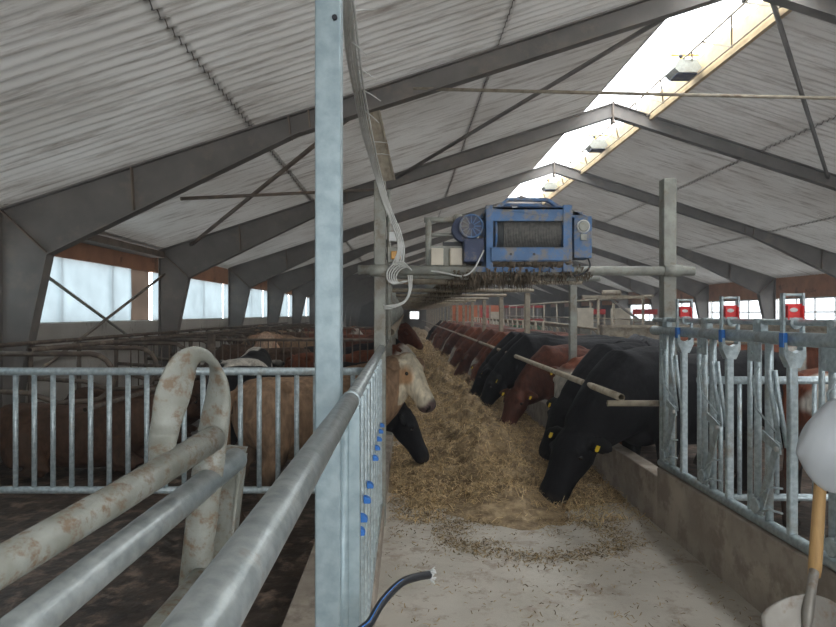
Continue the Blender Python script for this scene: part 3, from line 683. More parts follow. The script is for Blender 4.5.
for k in range(1500):
    u = random.uniform(452, 592); v = 262 + random.random() ** .6 * 12
    if u < 486 and v < 266: v += 6
    p = at(u, v + random.uniform(0, 4), f0 - .02 + 0.0); p.y = random.uniform(f0 - .04, f1 + .05)
    L = random.uniform(.02, .08) * (1.5 if 470 < u < 540 else .8); a = random.uniform(0, PI); dx, dy = .009*math.cos(a), .009*math.sin(a)
    ch.add([p + Vector((-dx, -dy, 0)), p + Vector((dx, dy, 0)), p + Vector((random.uniform(-.03, .03), random.uniform(-.01, .01), -L))], [(0, 1, 2)])
o = obj('chaff_fringe', ch, 'chaff', T); o['kind'] = 'stuff'
mb = MB()
for q in range(10):
    u = 496 + q * 8; p = at(u, 268, f0); mb.ball((p.x, f0 + .12, 2.035), (.06, .16, .035 + .01 * (q % 3)), 10, 6)
obj('feed_residue', mb, 'chaff', T)
hs = [at(588, 258, f0), at(590, 266, f0), at(584, 273, f0), at(574, 276, f0)]
obj('flex_cable', MB().tube([Vector(p) for p in smooth_path([tuple(h) for h in hs], 6)], .007, 8), 'rubber', T)
# support frame with junction boxes
T = thing('control_stand', 'pipe stand with two junction boxes left of the blue winch', 'stand', (.25, GY, 2.02))
mb = MB()
mb.cyl(at(428.5, 219, GY), at(428.5, 273, GY), .024, 12); obj('pole', mb, 'oldgalv', T)
obj('arm', MB().cyl(at(424, 220, GY), at(462, 220, GY), .022, 12).ball(at(458, 219, GY), (.05, .05, .04), 10, 8), 'oldgalv', T)
obj('arm', MB().cyl(at(428, 235, GY), at(458, 235, GY), .015, 12), 'oldgalv', T)
obj('backplate', fbox(429, 246, 466, 268, GY - .035, GY - .02), 'oldgalv', T)
for u in (431, 450):
    jb = obj('junction_box', fbox(u, 248, u + 12.5, 265, GY - .10, GY - .035), 'cream', T, .006)
    for du in (3, 9.5):
        p = at(u + du, 266, GY - .1); obj('cable_gland', MB().cyl((p.x, GY - .07, p.z + .01), (p.x, GY - .07, p.z - .03), .013, 10), 'white', jb)
mb = MB(); obj('lower_rail', MB().cyl(at(388, 276, GY), at(600, 279, GY), .020, 12), 'oldgalv', T)
def cable(name, pts, r, label, n=8, m='cable', grp=None):
    return tag(obj(name, MB().tube([Vector(p) for p in smooth_path([tuple(p) for p in pts], n)], r, 8), m), label, 'cable', grp)
cable('grey_cable', [at(484, 250, f0 - .03), at(480, 258, f0 - .03), at(473, 270, f0 - .04), at(462, 276, f0 - .02), at(440, 272, f0), at(431, 271, f0)], .006, 'thin grey cable drooping from the winch motor to the junction boxes')

# cables on the left gantry post
strands = [(0, 0), (4, 1), (-3.5, 0), (7, 0), (2, -2), (-2, 3)]
for i, (du, dy) in enumerate(strands):
    p = [at(342 + du, -25, 2.28), at(346 + du, 0, 2.35), at(351 + du * 1.2, 55, 2.8), at(357 + du, 90, 3.3), at(366 + du * .9, 135, 4.0), at(376 + du * .6, 172, 4.55), at(386 + du * .5, 205, 4.70), at(397 + du * .5, 232 + dy, 4.72),
         at(400 + du * .6, 250, 4.70), at(395 + du, 266 + dy, 4.70)]
    cable('white_cable', p, (.0045 + .001 * (i % 2)), 'pale cable in the bundle coming down from the tall post to the gantry', 6, 'cable', 'bundled pale cables')
for i in range(5):
    c0 = at(398 + i * 1.5, 273 + i * .5, 4.68); R_ = .085 - .006 * i
    pts = [(c0.x + R_ * math.cos(a) * (1.0), 4.67 + .008 * i, c0.z + R_ * math.sin(a) * .95 + .02 * math.cos(a)) for a in [.3 + (PI * 1.55) * q / 6 for q in range(7)]]
    cable('coiled_cable', pts, .0055, 'white cable looped over the left end of the gantry crossbar', 6, 'cable', 'looped white cables')
for i in range(3):
    cable('white_cable', [at(412 - i*2, 275, 4.68), at(411 - i, 290, 4.68), at(405 - i, 302, 4.70), at(392 - i * 3, 308 - i, 4.72), at(384, 309 - i * 2, 4.74)], .005, 'white cable tail curling down below the gantry crossbar', 6, 'cable', 'curling cable tails')
for i, (u, v, Y, du, dv) in enumerate(((350, 12, 2.45, 26, -2), (352, 42, 2.65, 15, 14), (357, 68, 3.0, 20, 12), (361, 89, 3.3, 20, 12), (364, 110, 3.65, 15, 13), (371, 142, 4.1, 17, 1), (374, 154, 4.3, 16, 1))):
    a = at(u, v, Y); b = at(u + du, v + dv, Y)
    tag(obj('zip_tie', MB().tube([a, a.lerp(b, .5) + Vector((0, 0, .004)), b], [.0035, .0028, .0015], 6), 'cable'), 'loose zip tie tail sticking out of the pale cable bundle', 'zip tie', 'zip ties on the cable bundle')
T = thing('junction_box', 'grey switch box with an amber cover on the left gantry post', 'switch box', tuple(at(396, 262, 4.74)))
obj('back_box', fbox(388, 247, 405, 262, 4.74, 4.78), 'oldgalv', T); obj('amber_cover', fbox(391, 251, 401, 259, 4.70, 4.74), 'amber', T, .006)
tag(obj('white_box', fbox(389, 232, 399, 241, 4.74, 4.78), 'white', None, .004), 'small white box hanging in the cables above the amber box', 'box')
tag(obj('guide_pipe', MB().cyl(at(389, 190, 4.84), at(389, 340, 4.84), .016, 10), 'oldgalv'), 'slim vertical pipe beside the left gantry post', 'pipe')

# ------------------------------------------------------------------ shovel, sack, hose
T = thing('scoop_shovel', 'wide steel scoop shovel with a wooden handle leaning by the right curb', 'shovel', (1.80, 2.72, 0.0))
hb = at(815, 567, 2.72); ht = at(823, 440, 2.76)
obj('handle', MB().tube([hb + Vector((-.004, 0, -.04)), hb, ht], [.024, .027, .023], 18), 'wood', T)
sb = at(808, 612, 2.66); obj('socket', MB().tube([hb + Vector((0, 0, .01)), hb.lerp(sb, .5), sb, at(806, 640, 2.63)], [.021, .019, .023, .012], 16), 'steel', T)
mb = MB(); vs = []; fs = []; nu, nv = 22, 34; c = at(810, 600, 2.66)
for thick in (0, .006):
    for j in range(nv + 1):
        t = j / nv; z = c.z + .01 - t * .30
        hw = .19 * min(1, max(0.0, 1 - (1 - min(1, t / .46)) ** 2) ** .62 + .04)
        for i in range(nu + 1):
            s_ = -1 + 2 * i / nu
            vs.append((c.x + .005 + s_ * hw, c.y + .03 - .09 * t + .045 * abs(s_) ** 2 * min(1, t * 3) + thick, z))
n1 = (nu + 1) * (nv + 1)
for th in (0, 1):
    for j in range(nv):
        for i in range(nu):
            a = th * n1 + j * (nu + 1) + i; fs.append((a, a+1, a+nu+2, a+nu+1))
brd = [i for i in range(nu + 1)] + [(j)*(nu+1)+nu for j in range(1, nv+1)] + [nv*(nu+1)+i for i in range(nu-1, -1, -1)] + [j*(nu+1) for j in range(nv-1, 0, -1)]
for q in range(len(brd)):
    a, b = brd[q], brd[(q+1) % len(brd)]; fs.append((a, b, b + n1, a + n1))
obj('blade', MB().add(vs, fs, True), 'steel', T)
# sack over the handle
bm = bmesh.new(); bmesh.ops.create_icosphere(bm, subdivisions=5, radius=1.0)
cc = at(838, 446, 2.72)
for v in bm.verts:
    p = v.co.copy(); n_ = noise.noise(p * 1.3) * .10 + noise.noise(p * 3.1 + Vector((3, 1, 2))) * .03
    fold = .035 * math.sin(p.x * 5 + p.z * 7) * max(0, -p.z + .4)
    p *= 1 + n_ + fold
    taper = 1 - .35 * max(0, -p.z) - .08 * max(0, p.z)
    v.co = Vector((cc.x + p.x * .165 * taper + .02 * min(0, p.z), cc.y + p.y * .10 * taper, cc.z + p.z * .205 + .03 * p.x))
me = bpy.data.meshes.new('plastic_sack'); bm.to_mesh(me); bm.free(); me.materials.append(M['bag'])
for p in me.polygons: p.use_smooth = True
o = bpy.data.objects.new('plastic_sack', me); C.objects.link(o)
tag(o, 'pale white plastic sack over the top of the shovel handle at the right edge', 'sack')
# hose
T = thing('black_hose', 'black water hose with blue stripes rising from the lower left of the alley', 'hose', (-.10, 1.95, 0.0))
hp = smooth_path([(-.118, 1.50, .02), (-.125, 1.58, .35), tuple(at(352, 655, 1.86)), tuple(at(371, 621, 1.95)), tuple(at(384, 600, 2.05)), tuple(at(401, 583, 2.15)), tuple(at(417, 577, 2.22)), tuple(at(429, 575, 2.28))], 8)
obj('tube', MB().tube([Vector(p) for p in hp], .014, 18), 'rubber', T)
for off in ((0, -.009, .0108), (-.008, -.0115, -.001)):
    obj('blue_stripe', MB().tube([Vector(p) + Vector(off) for p in hp[14:]], .0022, 6), 'bluepl', T)
e = at(431, 575, 2.29); vs = MB()
rnd = random.Random(3)
for q in range(26):
    d = Vector((1, rnd.uniform(-.7, .7), rnd.uniform(-.7, .8))).normalized() * rnd.uniform(.015, .035)
    s_ = e + Vector((-.01, rnd.uniform(-.012, .012), rnd.uniform(-.014, .014))); vs.tube([s_, s_ + d], [.0035, .002], 5)
vs.cyl(e + Vector((-.02, 0, 0)), e + Vector((.006, 0, 0)), .016, 14)
obj('frayed_end', vs, 'white', T)

# ------------------------------------------------------------------ feed on the alley
def heap(x, y):
    f = 1 / (1 + math.exp(-(y - 5.75) * 3.2))
    # main ridge of hay along the right middle, shallow on the left
    r = math.exp(-((x - (1.05 + .18 * math.sin(y * .7))) / .48) ** 2)
    base = .04 + .27 * r * (0.75 + .35 * noise.noise(Vector((x * 1.1, y * .9, 5))))
    edge = min(1, max(0, (FENCE_R + .06 - x) / .2)); edl = min(1, max(0, (x - FENCE_L - .03) / .25))
    cl = .13 * noise.noise(Vector((x * 3.2, y * 2.6, 1))) + .085 * noise.noise(Vector((x * 7, y * 6, 2))) + .035 * noise.noise(Vector((x * 19, y * 17, 3)))
    g = f * (base + cl * (.55 + r)) * (.35 + .65 * edge) * (.3 + .7 * edl)
    # small knoll in front of the black cow
    g += .09 * math.exp(-(((x - .88) / .30) ** 2 + ((y - 5.3) / .32) ** 2)) * (1 + .8 * noise.noise(Vector((x * 5, y * 5, 8))))
    return g - .012 * (1 - f) - .002
ys = [4.7 + .04 * i for i in range(90)]
while ys[-1] < YE - 1.5: ys.append(ys[-1] + .04 * (ys[-1] / 8))
nx = 70; vs = []; fs = []
for y in ys:
    for i in range(nx + 1):
        x = FENCE_L + .035 + (FENCE_R + .015 - FENCE_L - .035 - .04) * i / nx; vs.append((x, y, heap(x, y)))
for j in range(len(ys) - 1):
    for i in range(nx):
        a = j*(nx+1)+i; fs.append((a, a+1, a+nx+2, a+nx+1))
T = obj('feed_bed', MB().add(vs, fs, True), 'feedbase'); tag(T, 'long bed of hay and straw feed covering the alley between the cattle', 'hay', kind='stuff')

def strands_mesh(name, spots, rng):
    n = len(spots); V = np.zeros((n * 6, 3), np.float32); Cc = np.zeros((n * 6, 4), np.float32); F = []
    for k, (x, y, z, L, wd, tone) in enumerate(spots):
        a = rng.uniform(0, 2*PI); el = rng.gauss(.05, .35); d = np.array([math.cos(a)*math.cos(el), math.sin(a)*math.cos(el), math.sin(el)])
        sd = np.array([-math.sin(a), math.cos(a), rng.uniform(-.6, .6)]); sd /= np.linalg.norm(sd)
        c = np.array([x, y, z]); bend = np.array([0, 0, rng.uniform(-.2, .35) * L])
        P = [c - d*L/2, c + bend, c + d*L/2]
        for i, p in enumerate(P):
            V[k*6 + 2*i] = p - sd*wd/2; V[k*6 + 2*i+1] = p + sd*wd/2
        V[k*6:(k+1)*6, 2] = np.maximum(V[k*6:(k+1)*6, 2], .003)
        Cc[k*6:(k+1)*6] = (*tone, 1); b = k*6
        F += [(b, b+1, b+3, b+2), (b+2, b+3, b+5, b+4)]
    me = bpy.data.meshes.new(name); me.from_pydata(V.tolist(), [], F)
    ca = me.color_attributes.new('Tone', 'FLOAT_COLOR', 'POINT'); ca.data.foreach_set('color', Cc.ravel())
    me.materials.append(M['straw']); return me
rng = random.Random(5)
def tone():
    t = rng.random(); g = rng.uniform(.68, 1.1)
    if t < .42: c = (.82, .60, .32)
    elif t < .80: c = (.50, .35, .17)
    else: c = (.21, .135, .065)
    return tuple(q * g for q in c)
spots = []
while len(spots) < 52000:
    t = rng.random(); y = 4.9 + 24 * t ** 2.1; x = rng.uniform(FENCE_L + .06, FENCE_R - .04)
    if y < 5.9 and rng.random() > 1 / (1 + math.exp(-(y - 5.45 + .45 * noise.noise(Vector((x * 2.5, y * 2.5, 0)))) * 6)): continue
    s = max(1, y / 9)
    spots.append((x, y, max(0.004, heap(x, y)) + rng.uniform(0, .022), rng.uniform(.04, .13) * (s ** .4), rng.uniform(.003, .006) * s, tone()))
me = strands_mesh('straw_strands', spots, rng)
o = bpy.data.objects.new('straw_strands', me); C.objects.link(o); tag(o, 'loose straw and hay stems lying all over the feed bed', 'straw', kind='stuff')
# scattered crumbs on the clean concrete with a wiped ring
spots = []
while len(spots) < 7500:
    x = rng.uniform(FENCE_L + .06, FENCE_R - .04); y = rng.uniform(2.0, 5.5)
    dx, dy = x - .95, (y - 4.62)
    ring = math.exp(-((math.hypot(dx / .62, dy / .42) - 1) / .22) ** 2) * (1 if dx > -.75 else .3)
    pr = .03 + .9 * ring + .55 * max(0, (y - 4.75)) + .5 * max(0, noise.noise(Vector((x * 4, y * 4, 9)))) * (1 if y > 4.3 else .15)
    if rng.random() > pr: continue
    spots.append((x, y, .004, rng.uniform(.010, .042), rng.uniform(.003, .007), tuple(q * .6 for q in tone())))
me = strands_mesh('feed_crumbs', spots, rng)
o = bpy.data.objects.new('feed_crumbs', me); C.objects.link(o); tag(o, 'dark crumbs of feed scattered in a ring on the bare concrete', 'feed crumbs', kind='stuff')
spots = []
for k in range(70):
    spots.append((rng.uniform(1.35, 1.9), rng.uniform(4.75, 5.3), rng.uniform(.01, .07), rng.uniform(.10, .22), .005, (.55, .43, .24)))
o = bpy.data.objects.new('straw_tuft', strands_mesh('straw_tuft', spots, rng)); C.objects.link(o); tag(o, 'tuft of pale long straw at the foot of the right curb below the black cow', 'straw', kind='stuff')

# ------------------------------------------------------------------ cattle
def loft(mb, st, seg=18):
    """st: list of (P, tangent, lateral, hw, hh_up, hh_dn)"""
    vs = []; fs = []
    for (P, t, lat, hw, hu, hd) in st:
        P = Vector(P); t = Vector(t).normalized(); lat = Vector(lat); lat = (lat - t * lat.dot(t)).normalized(); up = lat.cross(t)
        if up.dot(Vector((0, 0, 1))) < -0.2 and abs(t.z) < .8: up = -up
        for k in range(seg):
            a = 2 * PI * k / seg; c_, s_ = math.cos(a), math.sin(a)
            e = .88
            cx = math.copysign(abs(c_) ** e, c_); sy = math.copysign(abs(s_) ** e, s_)
            vs.append(P + lat * cx * hw + up * sy * (hu if s_ > 0 else hd))
    n = len(st)
    for i in range(n - 1):
        for k in range(seg):
            k2 = (k+1) % seg; fs.append((i*seg+k, i*seg+k2, (i+1)*seg+k2, (i+1)*seg+k))
    mb.add(vs, fs, True); mb.add(vs[:seg][::-1], [tuple(range(seg))], True); mb.add(vs[-seg:], [tuple(range(seg))], True)

def limb(mb, pts):
    """pts: (x, y, z, rx, ry)"""
    n = len(pts); st = []
    for i, (x, y, z, rx, ry) in enumerate(pts):
        a = Vector(pts[max(0, i-1)][:3]); b = Vector(pts[min(n-1, i+1)][:3]); t = (b - a).normalized()
        st.append(((x, y, z), t, (1, 0, 0), rx, ry, ry))
    loft(mb, st, 12)

POSE = {
 'feed':   dict(neck=[(.70,1.06,.23,.34,.36),(.88,.98,.20,.27,.33),(1.04,.88,.165,.21,.27),(1.17,.79,.14,.17,.20)], poll=(1.22,.80), pitch=-64, yaw=0),
 'feedD':  dict(neck=[(.70,1.05,.23,.34,.36),(.88,.95,.205,.28,.33),(1.04,.81,.175,.22,.27),(1.17,.69,.15,.18,.20)], poll=(1.22,.68), pitch=-62, yaw=4),
 'feedL':  dict(neck=[(.70,1.06,.23,.34,.36),(.88,.97,.20,.27,.33),(1.04,.85,.165,.21,.27),(1.17,.75,.14,.17,.20)], poll=(1.22,.75), pitch=-60, yaw=30),
 'feedR':  dict(neck=[(.70,1.06,.23,.34,.36),(.88,.99,.20,.27,.33),(1.05,.90,.165,.21,.27),(1.20,.83,.14,.17,.20)], poll=(1.25,.83), pitch=-56, yaw=-28),
 'up':     dict(neck=[(.70,1.08,.22,.33,.36),(.86,1.17,.18,.26,.32),(1.00,1.27,.15,.20,.25),(1.11,1.36,.125,.16,.19)], poll=(1.14,1.42), pitch=-42, yaw=0),
 'look':   dict(neck=[(.70,1.08,.22,.33,.36),(.85,1.16,.18,.27,.34),(.98,1.25,.15,.22,.28),(1.08,1.34,.13,.17,.21)], poll=(1.10,1.40), pitch=-54, yaw=-78),
 'mid':    dict(neck=[(.70,1.07,.23,.34,.36),(.87,1.08,.19,.26,.33),(1.02,1.10,.155,.20,.26),(1.14,1.13,.13,.17,.19)], poll=(1.18,1.15), pitch=-72, yaw=15),
 'lie':    dict(neck=[(.70,1.08,.22,.33,.36),(.86,1.13,.18,.25,.30),(1.00,1.20,.15,.20,.23),(1.12,1.27,.125,.16,.18)], poll=(1.16,1.32), pitch=-30, yaw=25, lie=True),
}
def head_frame(p):
    yaw = math.radians(p['yaw']); pi = math.radians(p['pitch'])
    t = Vector((-math.sin(yaw) * math.cos(pi), math.cos(yaw) * math.cos(pi), math.sin(pi)))
    lat = Vector((math.cos(yaw), math.sin(yaw), 0)); up = lat.cross(t)
    shift = -math.sin(yaw) * .10
    P = Vector((shift, p['poll'][0], p['poll'][1])); return P, t, lat, up
RAW = {}
def raw_cow(pose):
    if pose in RAW: return RAW[pose]
    p = POSE[pose]; mb = MB()
    body = [(-.86,1.03,.07,.10,.10),(-.82,1.03,.15,.20,.20),(-.72,1.02,.235,.28,.27),(-.56,1.0,.275,.315,.33),(-.36,.97,.275,.335,.37),(-.1,.94,.315,.355,.39),(.15,.93,.325,.36,.40),(.38,.95,.295,.37,.41),(.56,.99,.255,.37,.42),(.72,1.02,.20,.33,.36),(.80,1.02,.12,.22,.24)]
    loft(mb, [((0, y, z), (0, 1, 0), (1, 0, 0), hw, hu, hd) for y, z, hw, hu, hd in body], 22)
    P, t, lat, up = head_frame(p)
    nk = []
    for i, (y, z, hw, hu, hd) in enumerate(p['neck']):
        f = i / (len(p['neck']) - 1); x = P.x * f * f
        nk.append(((x, y, z), None, (1, 0, 0), hw, hu, hd))
    nk2 = [((0, .45, 1.02), (0, 1, 0), (1, 0, 0), .20, .30, .30)]
    for i, q in enumerate(nk):
        a = Vector(nk[max(0, i-1)][0]); b = Vector(nk[i+1][0]) if i + 1 < len(nk) else P
        nk2.append((q[0], (b - a).normalized(), q[2], q[3], q[4], q[5]))
    nk2.append((tuple(P + t * .06), (t + Vector((0, 1, 0))).normalized(), lat, .095, .10, .12))
    loft(mb, nk2, 18)
    hs = [(-.06,.08,.055,.08),(.0,.125,.095,.13),(.08,.146,.112,.175),(.16,.146,.108,.185),(.24,.130,.098,.165),(.32,.112,.086,.135),(.40,.104,.080,.115),(.465,.112,.080,.108),(.52,.110,.072,.096),(.56,.084,.05,.066),(.575,.04,.02,.03)]
    loft(mb, [(tuple(P + t * d), t, lat, hw, hu, hd) for d, hw, hu, hd in hs], 18)
    mb.ball(P + t * .0 + up * .05, (.075, .06, .05), 10, 8)
    for s in (-1, 1):                      # ears, brow
        e0 = P + lat * s * .115 + t * .03 + up * .01; ed = (lat * s + up * .02 + t * .05 - up * .12).normalized()
        R_ = Matrix((ed, ed.cross(t).normalized(), (ed.cross(ed.cross(t).normalized())).normalized())).transposed()
        st = []
        for d, wv, th in ((0, .034, .024), (.05, .062, .02), (.12, .072, .017), (.18, .052, .015), (.225, .018, .012)):
            st.append((tuple(e0 + ed * d), ed, t, wv, th, th))
        loft(mb, st, 10)
        mb.ball(P + t * .145 + lat * s * .122 + up * .055, .036, 8, 6)
        mb.ball(P + t * .15 + lat * s * .07 - up * .07, (.045, .07, .06), 8, 6)
    if p.get('lie'):
        for s in (-1, 1):
            limb(mb, [(s*.18,.52,.9,.13,.18),(s*.22,.58,.66,.10,.13),(s*.26,.80,.58,.07,.08),(s*.24,.66,.555,.055,.05),(s*.20,.48,.555,.04,.04)])
            limb(mb, [(s*.20,-.55,1.0,.16,.26),(s*.30,-.40,.76,.14,.22),(s*.36,-.22,.62,.09,.11),(s*.36,-.5,.57,.055,.05),(s*.36,-.2,.555,.045,.04)])
    else:
        for s in (-1, 1):
            o = .05 * s
            limb(mb, [(s*.17,.50,.98,.11,.20),(s*.18,.53,.78,.10,.16),(s*.175,.55,.60,.075,.10),(s*.17,.56,.46,.058,.066),(s*.17,.565,.40,.060,.066),(s*.17,.56,.30,.042,.046),(s*.17,.555,.14,.040,.046),(s*.17,.57,.08,.050,.058),(s*.17,.59,.0,.058,.075)])
            y0 = o
            limb(mb, [(s*.15,-.60+.0*y0,1.02,.13,.25),(s*.19,-.57,.84,.11,.21),(s*.19,-.58+y0*.3,.66,.085,.13),(s*.185,-.68+y0*.5,.50,.058,.085),(s*.18,-.735+y0,.42,.052,.07),(s*.18,-.72+y0,.30,.040,.048),(s*.18,-.70+y0,.14,.040,.048),(s*.18,-.68+y0,.08,.050,.058),(s*.18,-.66+y0,.0,.058,.072)])
    # withers, hip bones, brisket, tail
    mb.ball((0, .52, 1.30), (.09, .26, .07), 12, 8); mb.ball((0, .62, .66), (.11, .20, .12), 12, 8)
    for s in (-1, 1): mb.ball((s*.19, -.42, 1.24), (.06, .09, .06), 10, 6); mb.ball((s*.10, -.80, 1.14), (.05, .07, .06), 10, 6)
    tail = [(0,-.80,1.26,.045,.045),(0,-.90,1.20,.036,.036),(0,-.935,1.05,.03,.03),(.01,-.94,.80,.026,.026),(.02,-.93,.62,.035,.035),(.02,-.93,.50,.045,.045),(.02,-.93,.42,.02,.02)] if not p.get('lie') else [(0,-.80,1.26,.045,.045),(.05,-.92,1.1,.034,.034),(.10,-.95,.85,.03,.03),(.2,-.92,.62,.035,.035)]
    limb(mb, tail)
    me = mb.mesh('raw'); o = bpy.data.objects.new('raw', me); C.objects.link(o)
    r = o.modifiers.new('r', 'REMESH'); r.mode = 'VOXEL'; r.voxel_size = .0165
    sm = o.modifiers.new('s', 'SMOOTH'); sm.factor = .5; sm.iterations = 4
    dg = bpy.context.evaluated_depsgraph_get(); out = bpy.data.meshes.new_from_object(o.evaluated_get(dg))
    bpy.data.objects.remove(o)
    out.polygons.foreach_set('use_smooth', [True] * len(out.polygons))
    out.materials.clear(); RAW[pose] = out; return out

BLK=(.012,.0115,.0135); RED=(.20,.062,.030); DRED=(.115,.038,.022); TAN=(.35,.225,.14); CRM=(.66,.57,.42); WHT=(.66,.62,.55); BRN=(.10,.055,.035); MUD=(.065,.05,.038); PNK=(.50,.27,.20); GRY=(.10,.10,.105)
PAT = {
 'black': (BLK, None, None, 0), 'black_spot': (BLK, None, 'blaze', 0), 'black_white': (BLK, WHT, 'dark', .03), 'red': (RED, None, None, 0), 'dark_red': (DRED, None, None, 0),
 'hereford': (RED, None, 'white', 0), 'red_white': (RED, WHT, 'white', .16), 'cream_face': (TAN, None, 'cream', 0), 'tan': (TAN, None, None, 0), 'brown': (BRN, None, None, 0), 'pink': ((.62,.38,.25), None, 'pale', 0), 'brown_white': (BRN, WHT, None, .22), 'grey': (GRY, None, None, 0),
}
COL = {}
def cow_mesh(pose, pat):
    key = (pose, pat)
    if key in COL: return COL[key]
    src = raw_cow(pose); me = src.copy(); me.name = 'body'; n = len(me.vertices)
    co = np.zeros(n * 3, np.float32); me.vertices.foreach_get('co', co); co = co.reshape(-1, 3)
    base, second, face, thr = PAT[pat]; P, t, lat, up = head_frame(POSE[pose]); out = np.ones((n, 4), np.float32)
    seed = hash_of(pat)
    lie = POSE[pose].get('lie')
    def mixc(a, b, f): f = max(0, min(1, f)); return tuple(a[i] * (1-f) + b[i] * f for i in range(3))
    for i in range(n):
        v = Vector(co[i].tolist()); c = base
        if second:
            q = noise.noise(v * 1.7 + Vector((seed, seed * .3, 2))) + .25 * noise.noise(v * 5 + Vector((seed, 0, 0)))
            c = mixc(base, second, (q - thr) * 14)
        d = v - P; ht_ = d.dot(t); hl = d.dot(lat); hu = d.dot(up)
        onhead = ht_ > -.06 and d.length < .66 and abs(hl) < .17 and v.y > .8 and ht_ < .64 and abs(hu) < .23
        if onhead:
            nz = noise.noise(v * 9) * .04
            if face in ('white', 'pale', 'cream'):
                fc = {'white': WHT, 'pale': (.66, .46, .33), 'cream': (.74, .66, .50)}[face]
                if face == 'cream':
                    f = (ht_ + .05 + nz) * 18
                    # tan patch around each eye
                    pd = math.hypot(ht_ - .17, (abs(hl) - .11) * .9, ) if hu < .07 else 1
                    pd = math.sqrt((ht_ - .18) ** 2 + (hu + .0) ** 2) if abs(hl) > .075 else 1
                    c = mixc(c, fc, f); c = mixc((.50, .30, .16), c, (pd - .065 + nz) * 25)
                elif face == 'white': c = mixc(c, fc, (ht_ + .02 + nz) * 12)
                else: c = mixc(c, fc, (ht_ - .02 + nz) * 12)
            elif face == 'blaze' and hu > .03: c = mixc(c, WHT, (.045 - math.hypot(hl, (ht_ - .08)) + nz * .4) * 60)
            if ht_ > .46:
                mz = PNK if face in ('white', 'pale', 'cream') else ((.035, .028, .026) if base[0] < .05 else (.17, .09, .07))
                if face == 'cream': mz = (.13, .09, .085)
                c = mixc(c, mz, (ht_ - .48 + nz) * 25)
            for s in (-1, 1):
                nd = math.sqrt((ht_ - .555) ** 2 + (hl - s * .058) ** 2)
                if nd < .020 and hu > -.02: c = (.01, .008, .008)
        elif d.length < .35 and abs(hl) > .17: c = mixc(c, tuple(q * .7 for q in base), .6)
        else:
            # mucky legs, belly and haunches
            f = (.55 - v.z) * 1.6 + noise.noise(v * 4) * .5 - .1
            if lie: f = (.75 - v.z) * 1.2 + noise.noise(v * 4) * .5
            hz = noise.noise(v * 6 + Vector((7, 7, 7)))
            if v.y < -.30 and v.z < 1.02: f += .30 + hz * .6 + .4 * (1.02 - v.z)
            if face == 'cream' and v.y < .0: f += .35 * (1.25 - v.z) + hz * .5
            if base[0] > .05 or second: c = mixc(c, MUD, min(.85, f))
            else: c = mixc(c, (.035, .028, .023), min(.8, f))
        if not lie and v.z < .055: c = (.045, .035, .028)
        g = 1 + .22 * noise.noise(v * 3 + Vector((1, 2, 3))) + .22 * noise.noise(v * 11)
        out[i, :3] = [q * g for q in c]
    ca = me.color_attributes.new('Coat', 'FLOAT_COLOR', 'POINT'); ca.data.foreach_set('color', out.ravel())
    me.materials.append(M['coat']); COL[key] = me; return me
def hash_of(s): return sum(ord(ch) * (i + 1) for i, ch in enumerate(s)) % 97 * .37
PARTS = {}
def small_meshes(pose):
    if pose in PARTS: return PARTS[pose]
    P, t, lat, up = head_frame(POSE[pose]); L = []
    for s in (-1, 1):
        c = P + t * .17 + lat * s * .145 + up * .035
        me = MB().ball(c, .019, 12, 8).mesh('eye'); me.materials.append(M['eye']); L.append(('eye', me))
    for s in (-1, 1):
        c = P + lat * s * .235 + t * .035 - up * .01
        R_ = Matrix((lat, t, up)).transposed()
        mb = MB(); mb.prism([(-.022, .03), (.022, .03), (.022, -.02), (.010, -.036), (-.010, -.036), (-.022, -.02)], 'y', -.003, .003); mb.cyl((0, -.006, -.02), (0, .006, -.02), .011, 10)
        mb.v = [tuple(c + up * .026 + t * .03 + R_ @ Vector((v[0], -v[2], v[1])) * .72) for v in mb.v]
        me = mb.mesh('ear_tag'); me.materials.append(M['yellow']); L.append(('ear_tag', me))
    PARTS[pose] = L; return L
def cow(x, y, heading, pose, pat, label, scale=1.1, grp=None, tags=True, z=PEN, eyes=True):
    """heading in degrees: 0 = facing +X"""
    lie = POSE[pose].get('lie')
    T = thing('cow', label, 'cow', (x, y, z - (.50 * (scale if not isinstance(scale, tuple) else scale[2]) if lie else 0)), grp)
    T.rotation_euler.z = math.radians(heading - 90)
    T.scale = scale if isinstance(scale, tuple) else (scale,) * 3
    o = bpy.data.objects.new('body', cow_mesh(pose, pat)); C.objects.link(o); o.parent = T
    for nm, me in small_meshes(pose):
        if (nm == 'ear_tag' and not tags) or not eyes: continue
        q = bpy.data.objects.new(nm, me); C.objects.link(q); q.parent = T
    return T
# right row, facing -X (heading 180)
RX = FENCE_R + .16
G = 'cattle feeding along the right fence'
def rcow(y, pose, pat, label, sc=1.1, dx=0.0, hd=180, grp=G, **k):
    L_ = .74 * (sc if not isinstance(sc, tuple) else sc[1]); a_ = math.radians(hd)
    cow(RX + dx - L_ * math.cos(a_), y - L_ * math.sin(a_), hd, pose, pat, label, sc, grp, **k)
rcow(5.74, 'feedD', 'black', 'big black cow with head down to the concrete in the front of the right row', (1.36, 1.2, 1.13), -.06, 200)
rcow(6.82, 'feed', 'black', 'second black cow, its back rising behind the front black cow', 1.12, .10, 201)
rcow(7.66, 'mid', 'hereford', 'red cow with white face held above the hay behind the black cows', 1.02, .25, 200)
rcow(8.58, 'feedL', 'dark_red', 'dark red cow with head in the hay behind the front black cow', 1.04, -.10, 188)
rcow(9.55, 'feed', 'black', 'black cow with head down in the hay behind the dark red cow', 1.12, -.18)
rcow(10.35, 'feedR', 'black_spot', 'black cow with a white forehead spot feeding in the right row', 1.12, -.12)
rcow(11.25, 'feed', 'black', 'black cow feeding just beyond the one with the white spot', 1.12, -.1)
